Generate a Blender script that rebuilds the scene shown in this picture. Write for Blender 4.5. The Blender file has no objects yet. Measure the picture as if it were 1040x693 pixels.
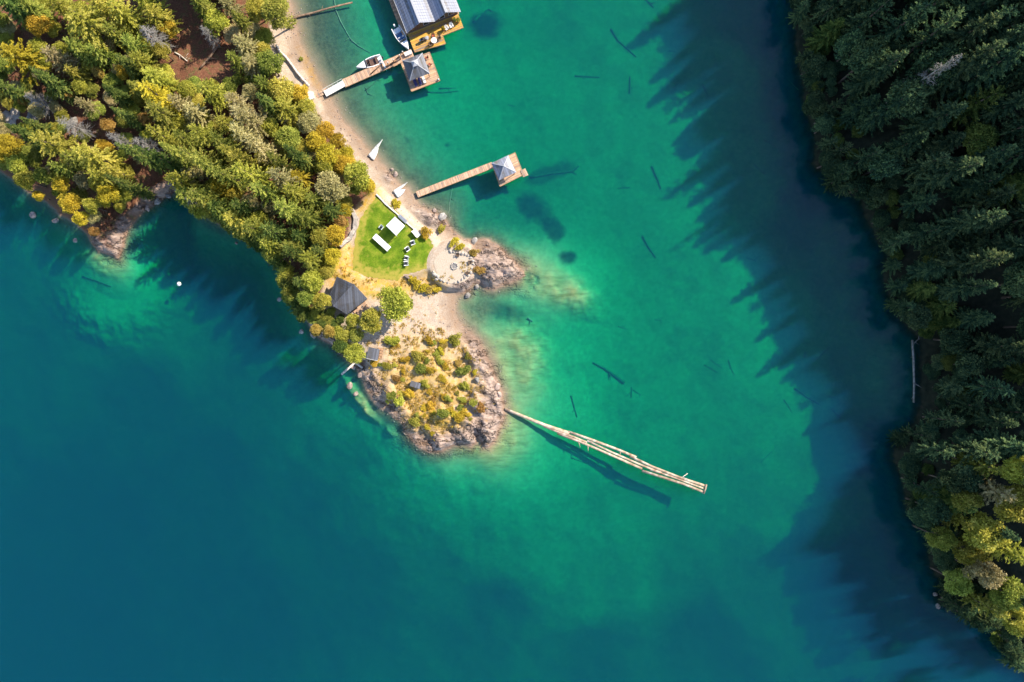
import bpy, bmesh, math, random
import numpy as np
from mathutils import Vector, Matrix, Euler

random.seed(7)
RNG = np.random.default_rng(7)
scene = bpy.context.scene
COL = scene.collection
PI = math.pi

# ------------------------------------------------------------------ frame
S = 0.2                       # metres per photo pixel at water level
CAM_H = 138.7                 # camera height above the lake
CX, CY = 520.0, 346.5


def P(px, py, z=0.0):
    """world point at height z that is seen at photo pixel px, py"""
    k = (CAM_H - z) / CAM_H
    return Vector(((px - CX) * S * k, (CY - py) * S * k, z))


def W(px, py):
    return ((px - CX) * S, (CY - py) * S)


# ------------------------------------------------------------------ objects
def link(o):
    COL.objects.link(o)
    return o


def tag(o, label=None, cat=None, group=None, kind=None):
    if label:
        o['label'] = label
    if cat:
        o['category'] = cat
    if group:
        o['group'] = group
    if kind:
        o['kind'] = kind
    return o


def thing(name, label, cat, loc=(0, 0, 0), rz=0.0, group=None):
    o = link(bpy.data.objects.new(name, None))
    o.empty_display_size = 0.3
    o.location = loc
    o.rotation_euler = (0, 0, rz)
    return tag(o, label, cat, group)


class MB:
    """collects shapes and links them as ONE mesh object"""

    def __init__(self):
        self.v, self.f, self.s = [], [], []

    def add(self, vs, fs, smooth=False):
        n = len(self.v)
        self.v.extend([tuple(p) for p in vs])
        self.f.extend([tuple(i + n for i in f) for f in fs])
        self.s.extend([smooth] * len(fs))
        return self

    def box(self, c, size, rz=0.0, rot=None, taper=1.0):
        x, y, z = size[0] / 2, size[1] / 2, size[2] / 2
        R = rot if rot is not None else Matrix.Rotation(rz, 3, 'Z')
        c = Vector(c)
        vs = []
        for sz, t in ((-z, 1.0), (z, taper)):
            for sx, sy in ((-x, -y), (x, -y), (x, y), (-x, y)):
                vs.append(c + R @ Vector((sx * t, sy * t, sz)))
        return self.add(vs, [(3, 2, 1, 0), (4, 5, 6, 7), (0, 1, 5, 4), (1, 2, 6, 5), (2, 3, 7, 6), (3, 0, 4, 7)])

    def beam(self, a, b, w, h):
        a, b = Vector(a), Vector(b)
        d = b - a
        L = d.length
        q = d.to_track_quat('X', 'Z').to_matrix()
        return self.box((a + b) / 2, (L, w, h), rot=q)

    def tube(self, pts, rads, n=8, cap=True, smooth=True):
        pts = [Vector(p) for p in pts]
        if not hasattr(rads, '__len__'):
            rads = [rads] * len(pts)
        vs, fs = [], []
        for i, p in enumerate(pts):
            a = pts[max(0, i - 1)]
            b = pts[min(len(pts) - 1, i + 1)]
            q = (b - a).to_track_quat('Z', 'Y').to_matrix()
            for k in range(n):
                t = 2 * PI * k / n
                vs.append(p + q @ Vector((math.cos(t) * rads[i], math.sin(t) * rads[i], 0)))
        for i in range(len(pts) - 1):
            for k in range(n):
                k2 = (k + 1) % n
                fs.append((i * n + k, i * n + k2, (i + 1) * n + k2, (i + 1) * n + k))
        if cap:
            fs.append(tuple(reversed(range(n))))
            fs.append(tuple((len(pts) - 1) * n + k for k in range(n)))
        return self.add(vs, fs, smooth)

    def cyl(self, c, r, h, n=12, r2=None):
        c = Vector(c)
        return self.tube([c, c + Vector((0, 0, h))], [r, r if r2 is None else r2], n, True, False)

    def rock(self, c, size, seed, sub=2, rough=0.22):
        bm = bmesh.new()
        bmesh.ops.create_icosphere(bm, subdivisions=sub, radius=1.0)
        r = random.Random(seed)
        planes = [(Vector((r.gauss(0, 1), r.gauss(0, 1), r.gauss(0, 1))).normalized(), r.uniform(0.6, 0.95)) for _ in range(9)]
        vs = []
        for v in bm.verts:
            p = v.co.copy()
            for nrm, d in planes:
                e = p.dot(nrm) - d
                if e > 0:
                    p -= nrm * e
            p *= 1 + r.uniform(-rough, rough) * 0.3
            vs.append(p)
        rz = Matrix.Rotation(r.uniform(0, 6.28), 3, 'Z')
        c = Vector(c)
        out = [c + rz @ Vector((p.x * size[0], p.y * size[1], p.z * size[2])) for p in vs]
        fs = [tuple(v.index for v in f.verts) for f in bm.faces]
        bm.free()
        return self.add(out, fs, False)

    def mesh(self, name):
        me = bpy.data.meshes.new(name)
        me.from_pydata(self.v, [], self.f)
        me.polygons.foreach_set('use_smooth', self.s)
        me.update()
        return me

    def build(self, name, mat, parent=None, loc=None, rz=None):
        o = link(bpy.data.objects.new(name, self.mesh(name)))
        o.data.materials.append(mat)
        if parent is not None:
            o.parent = parent
        if loc is not None:
            o.location = loc
        if rz is not None:
            o.rotation_euler = (0, 0, rz)
        return o


def copy_tree(o, parent=None):
    c = o.copy()
    COL.objects.link(c)
    if parent is not None:
        c.parent = parent
    for ch in list(o.children):
        copy_tree(ch, c)
    return c


# ------------------------------------------------------------------ materials
def mat_new(name):
    m = bpy.data.materials.new(name)
    m.use_nodes = True
    nt = m.node_tree
    nt.nodes.clear()
    out = nt.nodes.new('ShaderNodeOutputMaterial')
    return m, nt, out


def N(nt, typ, **kw):
    n = nt.nodes.new(typ)
    for k, v in kw.items():
        if k.startswith('in_'):
            n.inputs[k[3:].replace('_', ' ')].default_value = v
        else:
            setattr(n, k, v)
    return n


def rgba(c):
    return (c[0], c[1], c[2], 1.0)


def ramp(nt, stops, interp='LINEAR'):
    n = nt.nodes.new('ShaderNodeValToRGB')
    n.color_ramp.interpolation = interp
    els = n.color_ramp.elements
    while len(els) < len(stops):
        els.new(0.5)
    for e, (p, c) in zip(els, stops):
        e.position = p
        e.color = rgba(c) if hasattr(c, '__len__') else (c, c, c, 1)
    return n


def noise_mat(name, c1, c2, scale=3.0, rough=0.7, bump=0.2, detail=5.0, metallic=0.0, stretch=None, c3=None, objrand=0.0, bdist=0.05):
    """principled surface whose colour wanders between c1 and c2 (and specks of c3)"""
    m, nt, out = mat_new(name)
    b = N(nt, 'ShaderNodeBsdfPrincipled')
    b.inputs['Roughness'].default_value = rough
    b.inputs['Metallic'].default_value = metallic
    tc = N(nt, 'ShaderNodeTexCoord')
    src = tc.outputs['Object']
    if stretch:
        mp = N(nt, 'ShaderNodeMapping')
        mp.inputs['Scale'].default_value = stretch
        nt.links.new(src, mp.inputs['Vector'])
        src = mp.outputs['Vector']
    nz = N(nt, 'ShaderNodeTexNoise')
    nz.inputs['Scale'].default_value = scale
    nz.inputs['Detail'].default_value = detail
    nt.links.new(src, nz.inputs['Vector'])
    stops = [(0.3, c1), (0.7, c2)]
    if c3:
        stops = [(0.3, c1), (0.6, c2), (0.75, c3)]
    r = ramp(nt, stops)
    nt.links.new(nz.outputs['Fac'], r.inputs['Fac'])
    colout = r.outputs['Color']
    if objrand:
        oi = N(nt, 'ShaderNodeObjectInfo')
        hs = N(nt, 'ShaderNodeHueSaturation')
        mr = N(nt, 'ShaderNodeMapRange')
        mr.inputs['To Min'].default_value = 1 - objrand
        mr.inputs['To Max'].default_value = 1 + objrand
        nt.links.new(oi.outputs['Random'], mr.inputs['Value'])
        nt.links.new(mr.outputs['Result'], hs.inputs['Value'])
        nt.links.new(colout, hs.inputs['Color'])
        colout = hs.outputs['Color']
    nt.links.new(colout, b.inputs['Base Color'])
    if bump:
        bp = N(nt, 'ShaderNodeBump')
        bp.inputs['Strength'].default_value = bump
        bp.inputs['Distance'].default_value = bdist
        nt.links.new(nz.outputs['Fac'], bp.inputs['Height'])
        nt.links.new(bp.outputs['Normal'], b.inputs['Normal'])
    nt.links.new(b.outputs['BSDF'], out.inputs['Surface'])
    return m


# ------------------------------------------------------------------ numpy noise and fields
def vnoise(x, y, seed=0):
    xi = np.floor(x).astype(np.int64)
    yi = np.floor(y).astype(np.int64)
    fx, fy = x - xi, y - yi
    u = fx * fx * fx * (fx * (fx * 6 - 15) + 10)
    v = fy * fy * fy * (fy * (fy * 6 - 15) + 10)

    def h(a, b):
        n = (a * 374761393 + b * 668265263 + seed * 974634777) & 0xFFFFFFFF
        n = ((n ^ (n >> 13)) * 1274126177) & 0xFFFFFFFF
        return ((n ^ (n >> 16)) & 0xFFFF) / 65535.0
    a = h(xi, yi) * (1 - u) + h(xi + 1, yi) * u
    b = h(xi, yi + 1) * (1 - u) + h(xi + 1, yi + 1) * u
    return (a * (1 - v) + b * v) * 2 - 1


def fbm(x, y, oct=4, seed=0, gain=0.5):
    s, a, t = 0.0, 1.0, 0.0
    for i in range(oct):
        s = s + a * vnoise(x * 2 ** i, y * 2 ** i, seed + i * 17)
        t += a
        a *= gain
    return s / t


def sdist(X, Y, poly):
    """signed distance to a closed polygon, positive inside"""
    poly = np.array(poly, float)
    d2 = np.full(X.shape, 1e12)
    ins = np.zeros(X.shape, bool)
    n = len(poly)
    for i in range(n):
        ax, ay = poly[i]
        bx, by = poly[(i + 1) % n]
        ex, ey = bx - ax, by - ay
        L = ex * ex + ey * ey + 1e-12
        t = np.clip(((X - ax) * ex + (Y - ay) * ey) / L, 0, 1)
        d2 = np.minimum(d2, (X - ax - t * ex) ** 2 + (Y - ay - t * ey) ** 2)
        if ay != by:
            c = ((ay > Y) != (by > Y)) & (X < ex * (Y - ay) / (by - ay) + ax)
            ins ^= c
    d = np.sqrt(d2)
    return np.where(ins, d, -d)


def idw(X, Y, pts, p=3.0, soft=3.0):
    num, den = 0.0, 0.0
    for (px, py, val) in pts:
        x, y = W(px, py)
        w = 1.0 / ((X - x) ** 2 + (Y - y) ** 2 + soft * soft) ** (p / 2)
        num = num + w * val
        den = den + w
    return num / den


def sstep(a, b, x):
    t = np.clip((x - a) / (b - a), 0, 1)
    return t * t * (3 - 2 * t)


def wpoly(pts):
    return [W(*p) for p in pts]


SUN_EL, SUN_AZ = math.radians(39), math.atan2(0.57, 0.82)     # azimuth counter-clockwise from +X
# ------------------------------------------------------------------ shorelines, traced in photo pixels
SHORE_PEN = [(-1500, -1500), (294, -1500), (294, 0), (299, 14), (303, 30), (304, 44), (310, 55), (316, 68), (322, 80), (327, 88), (336, 103), (340, 110),
             (350, 124), (361, 137), (371, 150), (381, 159), (389, 168), (396, 176), (401, 181), (406, 187), (414, 191),
             (422, 203), (427, 208), (433, 212), (443, 216), (450, 221), (455, 228), (461, 235), (466, 238), (472, 243),
             (479, 245), (486, 242), (496, 244), (506, 250), (517, 261), (526, 269), (533, 277), (534, 281), (523, 284),
             (515, 288), (507, 291), (501, 294), (494, 293), (488, 288), (481, 287), (477, 292), (472, 298), (463, 300),
             (461, 308), (461, 315), (464, 323), (470, 331), (479, 339), (486, 347), (494, 360), (500, 372), (504, 384),
             (510, 397), (512, 408), (513, 418), (509, 431), (503, 447), (497, 455), (491, 455), (486, 445), (483, 441), (484, 450), (479, 453),
             (470, 451), (461, 453), (449, 459), (436, 459), (426, 454), (418, 446), (411, 436), (406, 428), (391, 418), (380, 410),
             (372, 398), (368, 386), (361, 373), (350, 364), (337, 351), (322, 343), (314, 330), (305, 312), (298, 294),
             (288, 272), (272, 255), (252, 240), (226, 229), (207, 220), (196, 206), (186, 191), (176, 196), (162, 204), (148, 215),
             (141, 222), (129, 233), (125, 251), (120, 262), (111, 260), (99, 256), (88, 237), (70, 223), (58, 215),
             (46, 203), (34, 198), (16, 185), (5, 176), (-60, 150), (-1500, 60)]
SHORE_RIGHT = [(1000, -1500), (820, -200), (803, -20), (806, 20), (812, 55), (816, 90), (822, 120), (829, 150), (826, 166), (846, 190),
               (874, 203), (880, 222), (892, 247), (902, 258), (896, 274), (903, 300), (912, 322), (930, 340), (936, 352), (936, 410),
               (930, 428), (908, 455), (908, 470), (918, 488), (924, 525), (942, 545), (945, 575), (957, 590), (955, 612),
               (968, 620), (990, 628), (1006, 642), (1020, 660), (1040, 676), (1120, 720), (1400, 1000), (2500, 1500), (2500, -1500)]
LAWN = [(384, 199), (392, 206), (404, 216), (414, 226), (422, 234), (428, 239), (437, 243), (440, 250), (440, 262), (437, 271), (424, 276), (410, 279), (404, 285),
        (392, 284), (378, 282), (365, 280), (358, 274), (359, 258), (361, 240), (366, 222), (374, 210)]
PEN, RGT = wpoly(SHORE_PEN), wpoly(SHORE_RIGHT)

# lake floor: photo pixel, depth in metres
DEPTH_PTS = [(330, 20, 1.4), (345, 60, 1.6), (365, 100, 1.9), (395, 15, 3.0), (375, 30, 2.6), (400, 110, 2.8), (430, 140, 3.0), (470, 200, 2.8), (440, 100, 3.6), (500, 40, 4.4), (560, 30, 5.0),
             (560, 120, 4.6), (600, 200, 4.8), (540, 215, 6.5), (640, 80, 4.6), (700, 150, 4.3), (650, 280, 4.9), (730, 250, 4.3),
             (590, 245, 4.6), (575, 290, 1.7), (600, 330, 3.9), (555, 300, 1.1), (540, 360, 1.5), (560, 380, 3.6), (520, 330, 3.0), (500, 315, 2.4), (480, 318, 1.0), (520, 440, 1.3), (545, 400, 2.0),
             (530, 465, 3.0), (560, 460, 3.7), (480, 475, 3.4), (620, 400, 4.1), (690, 400, 4.6), (770, 380, 4.3), (800, 450, 4.6), (760, 300, 4.2), (820, 320, 4.8), (850, 400, 4.8), (700, 520, 5.8), (660, 470, 4.4),
             (600, 540, 4.6), (560, 580, 5.0), (500, 560, 7.5), (640, 600, 5.4), (590, 630, 5.8), (700, 600, 7.6), (800, 540, 6.2), (850, 520, 5.0), (780, 620, 9.0), (860, 640, 10), (720, 670, 11.5), (600, 690, 10),
             (480, 640, 11), (440, 500, 8.0), (420, 560, 10), (350, 600, 13), (340, 480, 10), (380, 440, 7), (250, 400, 11), (300, 540, 13), (180, 500, 14),
             (330, 420, 6.0), (300, 380, 7.5), (850, 200, 11), (800, 20, 10), (100, 420, 13), (60, 560, 16), (200, 640, 15), (20, 680, 17), (30, 320, 12), (0, 240, 12), (60, 300, 8), (95, 272, 2.8), (120, 300, 5.5), (85, 300, 4.5), (150, 310, 8), (200, 300, 10), (180, 250, 9), (150, 240, 8), (60, 240, 7),
             (250, 290, 10), (240, 330, 9), (290, 320, 10), (830, 100, 7), (760, 60, 4.6), (860, 250, 7), (890, 400, 9), (870, 480, 10), (920, 600, 11), (1000, 690, 13), (780, 180, 5),
             (-300, 500, 25), (500, 1200, 25), (700, -300, 8), (500, -300, 6)]
SLOPE_PTS = [(310, 20, 0.10), (330, 80, 0.10), (370, 140, 0.13), (415, 185, 0.17), (450, 210, 0.2), (490, 235, 0.5), (540, 285, 0.16), (520, 310, 0.35), (470, 320, 0.13), (500, 360, 0.16),
             (515, 400, 0.2), (515, 440, 0.22), (470, 465, 0.3), (420, 455, 0.5), (380, 420, 0.6), (340, 370, 0.7), (290, 300, 0.8), (200, 230, 0.6), (120, 275, 0.35), (150, 232, 1.2), (175, 215, 1.2), (140, 252, 1.0), (165, 240, 1.2), (60, 230, 0.5), (0, 190, 0.6),
             (810, 0, 1.6), (810, 100, 1.6), (830, 170, 1.5), (880, 230, 1.3), (900, 300, 1.3), (925, 380, 0.7), (910, 470, 1.5), (930, 560, 1.3), (960, 610, 1.3), (1010, 650, 1.4)]
# land height that the ground tends to, metres
LAND_PTS = [(300, 60, 1.0), (310, 95, 1.2), (360, 160, 1.2), (400, 190, 0.9), (430, 220, 1.0), (460, 250, 1.7), (461, 270, 1.9), (500, 262, 2.6), (520, 275, 1.6), (485, 270, 2.4), (440, 255, 1.7), (400, 240, 1.7), (380, 220, 1.8), (400, 285, 1.8),
            (355, 300, 2.4), (380, 320, 2.2), (440, 300, 1.0), (450, 320, 0.6), (430, 335, 1.6), (420, 370, 3.6), (430, 395, 4.6), (450, 400, 4.2), (470, 370, 3.2), (490, 420, 2.4), (430, 435, 3.0), (395, 390, 3.4), (378, 358, 2.8),
            (330, 320, 2.2), (320, 270, 3.0), (300, 200, 5.5), (350, 190, 2.6), (250, 160, 7), (220, 80, 8), (270, 60, 3.0), (150, 100, 8.5), (100, 50, 9), (60, 130, 6), (20, 120, 6), (100, 200, 4), (110, 245, 1.6), (0, 0, 10), (170, 170, 4), (230, 0, 7), (285, 20, 2), (-300, -200, 30)]


def bumps(X, Y, u, v, ang, sx, sy, seed, oct=4):
    c, s = math.cos(ang), math.sin(ang)
    a = (X * c + Y * s) / sx
    b = (-X * s + Y * c) / sy
    return fbm(a, b, oct, seed)


LOG_MASKS = {}


def ellipse_mask(X, Y, px, py, a, b, deg, soft=0.35, seed=1):
    x, y = W(px, py)
    t = math.radians(deg)
    dx, dy = X - x, Y - y
    u = (dx * math.cos(t) + dy * math.sin(t)) / (a * S)
    v = (-dx * math.sin(t) + dy * math.cos(t)) / (b * S)
    r = np.sqrt(u * u + v * v) + 0.25 * fbm(X / 1.6, Y / 1.6, 3, seed)
    return 1 - sstep(1 - soft, 1 + soft, r)


def height_field(X, Y):
    wob = 0.5 * fbm(X / 1.7, Y / 1.7, 4, 3) + 0.25 * fbm(X / 5, Y / 5, 3, 5)
    dp = sdist(X, Y, PEN) + wob * 0.7
    dr = sdist(X, Y, RGT) + wob * 1.2
    dl = sdist(X, Y, wpoly(LAWN))
    # --- rock cover on land
    rock = np.maximum.reduce([
        ellipse_mask(X, Y, 508, 270, 38, 22, -38, 0.3, 11),
        ellipse_mask(X, Y, 478, 292, 18, 9, 0, 0.3, 12),
        ellipse_mask(X, Y, 455, 440, 62, 24, 0, 0.3, 13),
        ellipse_mask(X, Y, 498, 405, 16, 46, 0, 0.35, 14),
        ellipse_mask(X, Y, 392, 402, 40, 11, -48, 0.3, 15),
        ellipse_mask(X, Y, 345, 352, 40, 10, -38, 0.3, 16),
        ellipse_mask(X, Y, 118, 245, 22, 26, 30, 0.3, 17),
        ellipse_mask(X, Y, 165, 198, 34, 9, 30, 0.3, 18),
        ellipse_mask(X, Y, 445, 222, 24, 9, -30, 0.5, 19),
        ellipse_mask(X, Y, 488, 362, 10, 32, 25, 0.5, 20),
        ellipse_mask(X, Y, 398, 178, 8, 6, 25, 0.5, 20)])
    # --- peninsula
    Hl = idw(X, Y, LAND_PTS, 3.0, 3.0)
    sl = 0.18 + 0.55 * rock
    sl = np.maximum(sl, 0.9 * sstep(-18, -34, X) * sstep(30, 20, Y))
    hl = Hl * (1 - np.exp(-np.maximum(dp, 0) * sl / np.maximum(Hl, 0.3)))
    strata = bumps(X, Y, 0, 0, math.radians(-42), 3.2, 0.75, 31, 5)
    ridg = 1 - np.abs(bumps(X, Y, 0, 0, math.radians(-30), 2.2, 1.1, 37, 4)) * 2
    blk = np.floor((fbm(X / 4.5 + 7, Y / 4.5, 3, 39) + 0.25 * bumps(X, Y, 0, 0, math.radians(-40), 7, 2.2, 38, 2)) * 5) / 5
    hl = hl + rock * sstep(0.0, 1.6, dp) * (0.50 * strata + 0.30 * ridg + 1.7 * blk + 0.15)
    knoll = ellipse_mask(X, Y, 438, 392, 62, 62, 0, 0.35, 21)
    hl = hl + (0.10 + 0.18 * knoll) * fbm(X / 1.2, Y / 1.2, 4, 41) * sstep(0.5, 3, dp)
    forest = sstep(382, 350, (X / S + CX) - 0.0) * sstep(0.0, 4.0, dp)
    hl = hl + 0.35 * fbm(X / 3, Y / 3, 4, 43) * forest
    # level ground: lawn, terrace, house pad
    flat = sstep(-1.8, -0.2, dl)
    hl = hl * (1 - flat) + 1.70 * flat
    tx, ty = W(461, 270)
    ft = sstep(5.6, 4.4, np.hypot(X - tx, Y - ty))
    hl = hl * (1 - ft) + 1.9 * ft
    hxy = P(352, 301, 2.2)
    fh = sstep(5.5, 4.0, np.hypot(X - hxy.x, Y - hxy.y))
    hl = hl * (1 - fh) + 2.2 * fh
    # --- right bank: a steep wooded hillside that goes on rising outside the picture
    dd = np.maximum(dr, 0)
    hr = 1.2 * (1 - np.exp(-dd / 0.8)) + 0.78 * np.maximum(dd - 1.0, 0) / (1 + np.maximum(dd - 1, 0) / 190.0)
    bl = 0.75 * sstep(-20, 0, Y + 6 * fbm(X / 20, Y / 20, 2, 57))
    hr = hr + 38 * bl * sstep(24, 58, dd)  # unseen extra bluff, added to shade the bank except at its lower end
    hr = np.minimum(hr, 110) + sstep(0, 6, dd) * (1.1 * fbm(X / 6, Y / 6, 4, 47) + 3.0 * fbm(X / 25, Y / 25, 3, 49))
    # --- lake floor
    D = idw(X, Y, DEPTH_PTS, 3.4, 4.0)
    SL = idw(X, Y, SLOPE_PTS, 3.4, 2.0)
    dist = np.maximum(-np.maximum(dp, dr), 0)
    dep = D * (1 - np.exp(-dist * SL / np.maximum(D, 0.3) - (dist * SL / np.maximum(D, .3)) ** 2 * 0.35))
    dep = dep * (1 + 0.10 * fbm(X / 8, Y / 8, 3, 51)) + 0.12 * fbm(X / 2.2, Y / 2.2, 4, 53) * np.minimum(dep, 2) / 2
    shoal = ellipse_mask(X, Y, 366, 408, 26, 5, -52, 0.5, 61)
    shoal = np.maximum(shoal, ellipse_mask(X, Y, 397, 439, 6, 4, -50, 0.6, 62) * 0.7)
    shoal = np.maximum(shoal, ellipse_mask(X, Y, 100, 268, 20, 9, -20, 0.7, 63) * 0.5)
    shoal = np.maximum(shoal, ellipse_mask(X, Y, 541, 287, 10, 9, -30, 0.8, 64) * 0.9)
    bars = np.maximum.reduce([ellipse_mask(X, Y, 570, 293, 34, 15, -25, 0.8, 66), ellipse_mask(X, Y, 527, 362, 22, 40, 12, 0.8, 67), ellipse_mask(X, Y, 512, 446, 22, 20, 0, 0.8, 68) * 0.9, ellipse_mask(X, Y, 480, 318, 22, 15, 0, 0.8, 69)])
    dep = dep * (1 - bars) + np.minimum(dep, 0.62 + 0.4 * fbm(X / 2.5, Y / 2.5, 4, 70)) * bars
    flatl = ellipse_mask(X, Y, 108, 305, 46, 30, 12, 0.8, 73)
    dep = dep * (1 - flatl) + np.minimum(dep, 3.2) * flatl
    dep = dep * (1 - shoal) + (0.7 + 0.5 * fbm(X / 1.0, Y / 1.0, 3, 65)) * shoal
    land = np.where(dp > 0, np.maximum(hl, 0.03), np.where(dr > 0, np.maximum(hr, 0.03), -np.maximum(dep, 0.03)))
    return land, dp, dr, dl, rock, knoll, dist


def axis(lo, hi, step, far):
    a = np.arange(lo, hi + 1e-6, step)
    g, e, s = [], hi, step
    while e < far:
        s *= 1.16
        e += s
        g.append(e)
    g = np.array(g)
    return np.concatenate([(lo - (g - hi))[::-1], a, g])


xs = axis(-107, 107, 0.27, 900)
ys = axis(-72.5, 72.5, 0.27, 900)
GX, GY = np.meshgrid(xs, ys)
GZ, DP, DR, DL, ROCK, KNOLL, DIST = height_field(GX, GY)


def ground_z(x, y):
    i = int(np.clip(np.searchsorted(xs, x) - 1, 0, len(xs) - 2))
    j = int(np.clip(np.searchsorted(ys, y) - 1, 0, len(ys) - 2))
    tx = (x - xs[i]) / (xs[i + 1] - xs[i])
    ty = (y - ys[j]) / (ys[j + 1] - ys[j])
    return float((GZ[j, i] * (1 - tx) + GZ[j, i + 1] * tx) * (1 - ty) + (GZ[j + 1, i] * (1 - tx) + GZ[j + 1, i + 1] * tx) * ty)


def land_at(px, py):
    """ground point seen at a photo pixel"""
    z = 0.0
    for _ in range(12):
        p = P(px, py, z)
        z = 0.5 * z + 0.5 * max(0.0, ground_z(p.x, p.y))
    p = P(px, py, z)
    p.z = max(0.0, ground_z(p.x, p.y))
    return p


def make_ground():
    ny, nx = GX.shape
    me = bpy.data.meshes.new('ground')
    me.vertices.add(nx * ny)
    me.vertices.foreach_set('co', np.stack([GX, GY, GZ], -1).astype(np.float32).ravel())
    idx = np.arange(nx * ny).reshape(ny, nx)
    q = np.stack([idx[:-1, :-1], idx[:-1, 1:], idx[1:, 1:], idx[1:, :-1]], -1).reshape(-1, 4)
    me.loops.add(q.size)
    me.loops.foreach_set('vertex_index', q.astype(np.int32).ravel())
    me.polygons.add(len(q))
    me.polygons.foreach_set('loop_start', np.arange(0, q.size, 4, dtype=np.int32))
    me.polygons.foreach_set('use_smooth', np.ones(len(q), bool))
    me.update()
    me.validate()
    PX, PY = GX / S + CX, CY - GY / S
    # what covers the ground where: forest litter, dry grass, rock, sand is the rest
    litter = sstep(0.8, 3.0, DP + 0.8 * fbm(GX / 2, GY / 2, 3, 71)) * np.maximum.reduce([
        sstep(0.0, 1.0, sdist(GX, GY, wpoly([(-1500, -1500), (262, -1500), (278, 20), (276, 60), (292, 95), (318, 110), (352, 150), (374, 178), (384, 192), (366, 212), (356, 250), (335, 270), (332, 300), (330, 335), (372, 352), (372, 370), (300, 380), (-1500, 400)])))])
    west = sstep(-42, -45, GX) * sstep(2, 5, GY)
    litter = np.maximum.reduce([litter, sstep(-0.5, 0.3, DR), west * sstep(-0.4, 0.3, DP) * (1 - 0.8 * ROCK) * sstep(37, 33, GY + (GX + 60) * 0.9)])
    dry = np.maximum.reduce([
        ellipse_mask(GX, GY, 352, 272, 26, 24, 20, 0.4, 81),
        ellipse_mask(GX, GY, 392, 292, 34, 12, 0, 0.4, 82),
        ellipse_mask(GX, GY, 376, 206, 16, 8, 40, 0.5, 83),
        ellipse_mask(GX, GY, 316, 74, 4, 22, 25, 0.8, 88) * 0.7,
        ellipse_mask(GX, GY, 440, 285, 16, 7, -20, 0.5, 84) * 0.7,
        ellipse_mask(GX, GY, 435, 385, 46, 38, -20, 0.5, 85) * 0.8,
        ellipse_mask(GX, GY, 440, 425, 30, 14, 0, 0.5, 86)])
    dry = np.clip(dry + 0.25 * fbm(GX / 1.1, GY / 1.1, 4, 87) * (dry > 0.05), 0, 1)
    wet = sstep(0.55, 0.1, GZ) * sstep(-2, -0.2, GZ) * (DR < -8)
    # dark weedy beds, pale bars and painted right-shore shade on the lake floor
    weed_and_shade = np.maximum.reduce([
        ellipse_mask(GX, GY, 541, 208, 23, 16, -40, 0.55, 91),
        ellipse_mask(GX, GY, 560, 228, 20, 12, -55, 0.45, 92),
        ellipse_mask(GX, GY, 578, 260, 9, 7, 0, 0.5, 93),
        ellipse_mask(GX, GY, 558, 172, 30, 9, 22, 0.5, 94) * 0.75,
        ellipse_mask(GX, GY, 492, 15, 16, 13, 0, 0.4, 95),
        ellipse_mask(GX, GY, 512, 316, 22, 9, -15, 0.6, 96) * 0.7,
        ellipse_mask(GX, GY, 453, 144, 4.5, 3.5, 20, 1.0, 97) * 0.8,
        ellipse_mask(GX, GY, 413, 141, 3, 5.5, 30, 1.0, 98) * 0.8])
    weed_and_shade = np.maximum(weed_and_shade, 0.52 * sstep(-30, -5, DP) * sstep(14, 24, GY) * sstep(-52, -44, GX))
    w2 = sstep(0.0, 0.5, fbm(GX / 6, GY / 6, 6, 99, 0.6)) * 0.22 * sstep(1, 3, -GZ)
    weed_and_shade = np.clip(np.maximum(weed_and_shade, w2), 0, 1)
    bar = np.maximum.reduce([
        ellipse_mask(GX, GY, 572, 296, 40, 18, -25, 0.8, 101),
        ellipse_mask(GX, GY, 532, 360, 28, 44, 10, 0.7, 102),
        ellipse_mask(GX, GY, 505, 445, 36, 36, 0, 0.6, 103),
        ellipse_mask(GX, GY, 366, 408, 26, 5, -52, 0.6, 61),
        ellipse_mask(GX, GY, 100, 268, 26, 12, -20, 0.7, 63)])
    weed_and_shade = np.maximum(weed_and_shade, sstep(-9, -2, DR + 1.5 * fbm(GX / 3, GY / 3, 3, 107)) * 0.95)  # shade and tree reflections along the right shore, painted into the bed
    east = sstep(-48, -44, GX) * sstep(-23, -16, GX + GY * 0.0 + 30 * sstep(18, 30, GY) + 6)
    shelf = sstep(-9.5, -1.0, DP + 2.0 * fbm(GX / 4, GY / 4, 4, 108)) * sstep(16, 30, GY)
    edge = sstep(-3.6, -0.8, DP + 0.9 * fbm(GX / 1.3, GY / 1.3, 4, 109)) * 0.85
    brown = np.maximum.reduce([ellipse_mask(GX, GY, 325, 40, 34, 75, 12, 0.7, 105), shelf * 0.9, edge, ellipse_mask(GX, GY, 482, 317, 26, 17, 0, 0.8, 110) * 0.8])
    m1 = np.stack([litter, dry, ROCK, wet], -1).reshape(-1, 4)
    m2 = np.stack([weed_and_shade, bar, brown, sstep(-1.6, -0.6, DR)], -1).reshape(-1, 4)
    for nm, arr in (('cover', m1), ('floor', m2)):
        at = me.attributes.new(nm, 'FLOAT_COLOR', 'POINT')
        at.data.foreach_set('color', np.clip(arr, 0, 1).astype(np.float32).ravel())
    o = link(bpy.data.objects.new('ground', me))
    tag(o, kind='structure')
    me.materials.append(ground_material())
    return o


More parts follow.
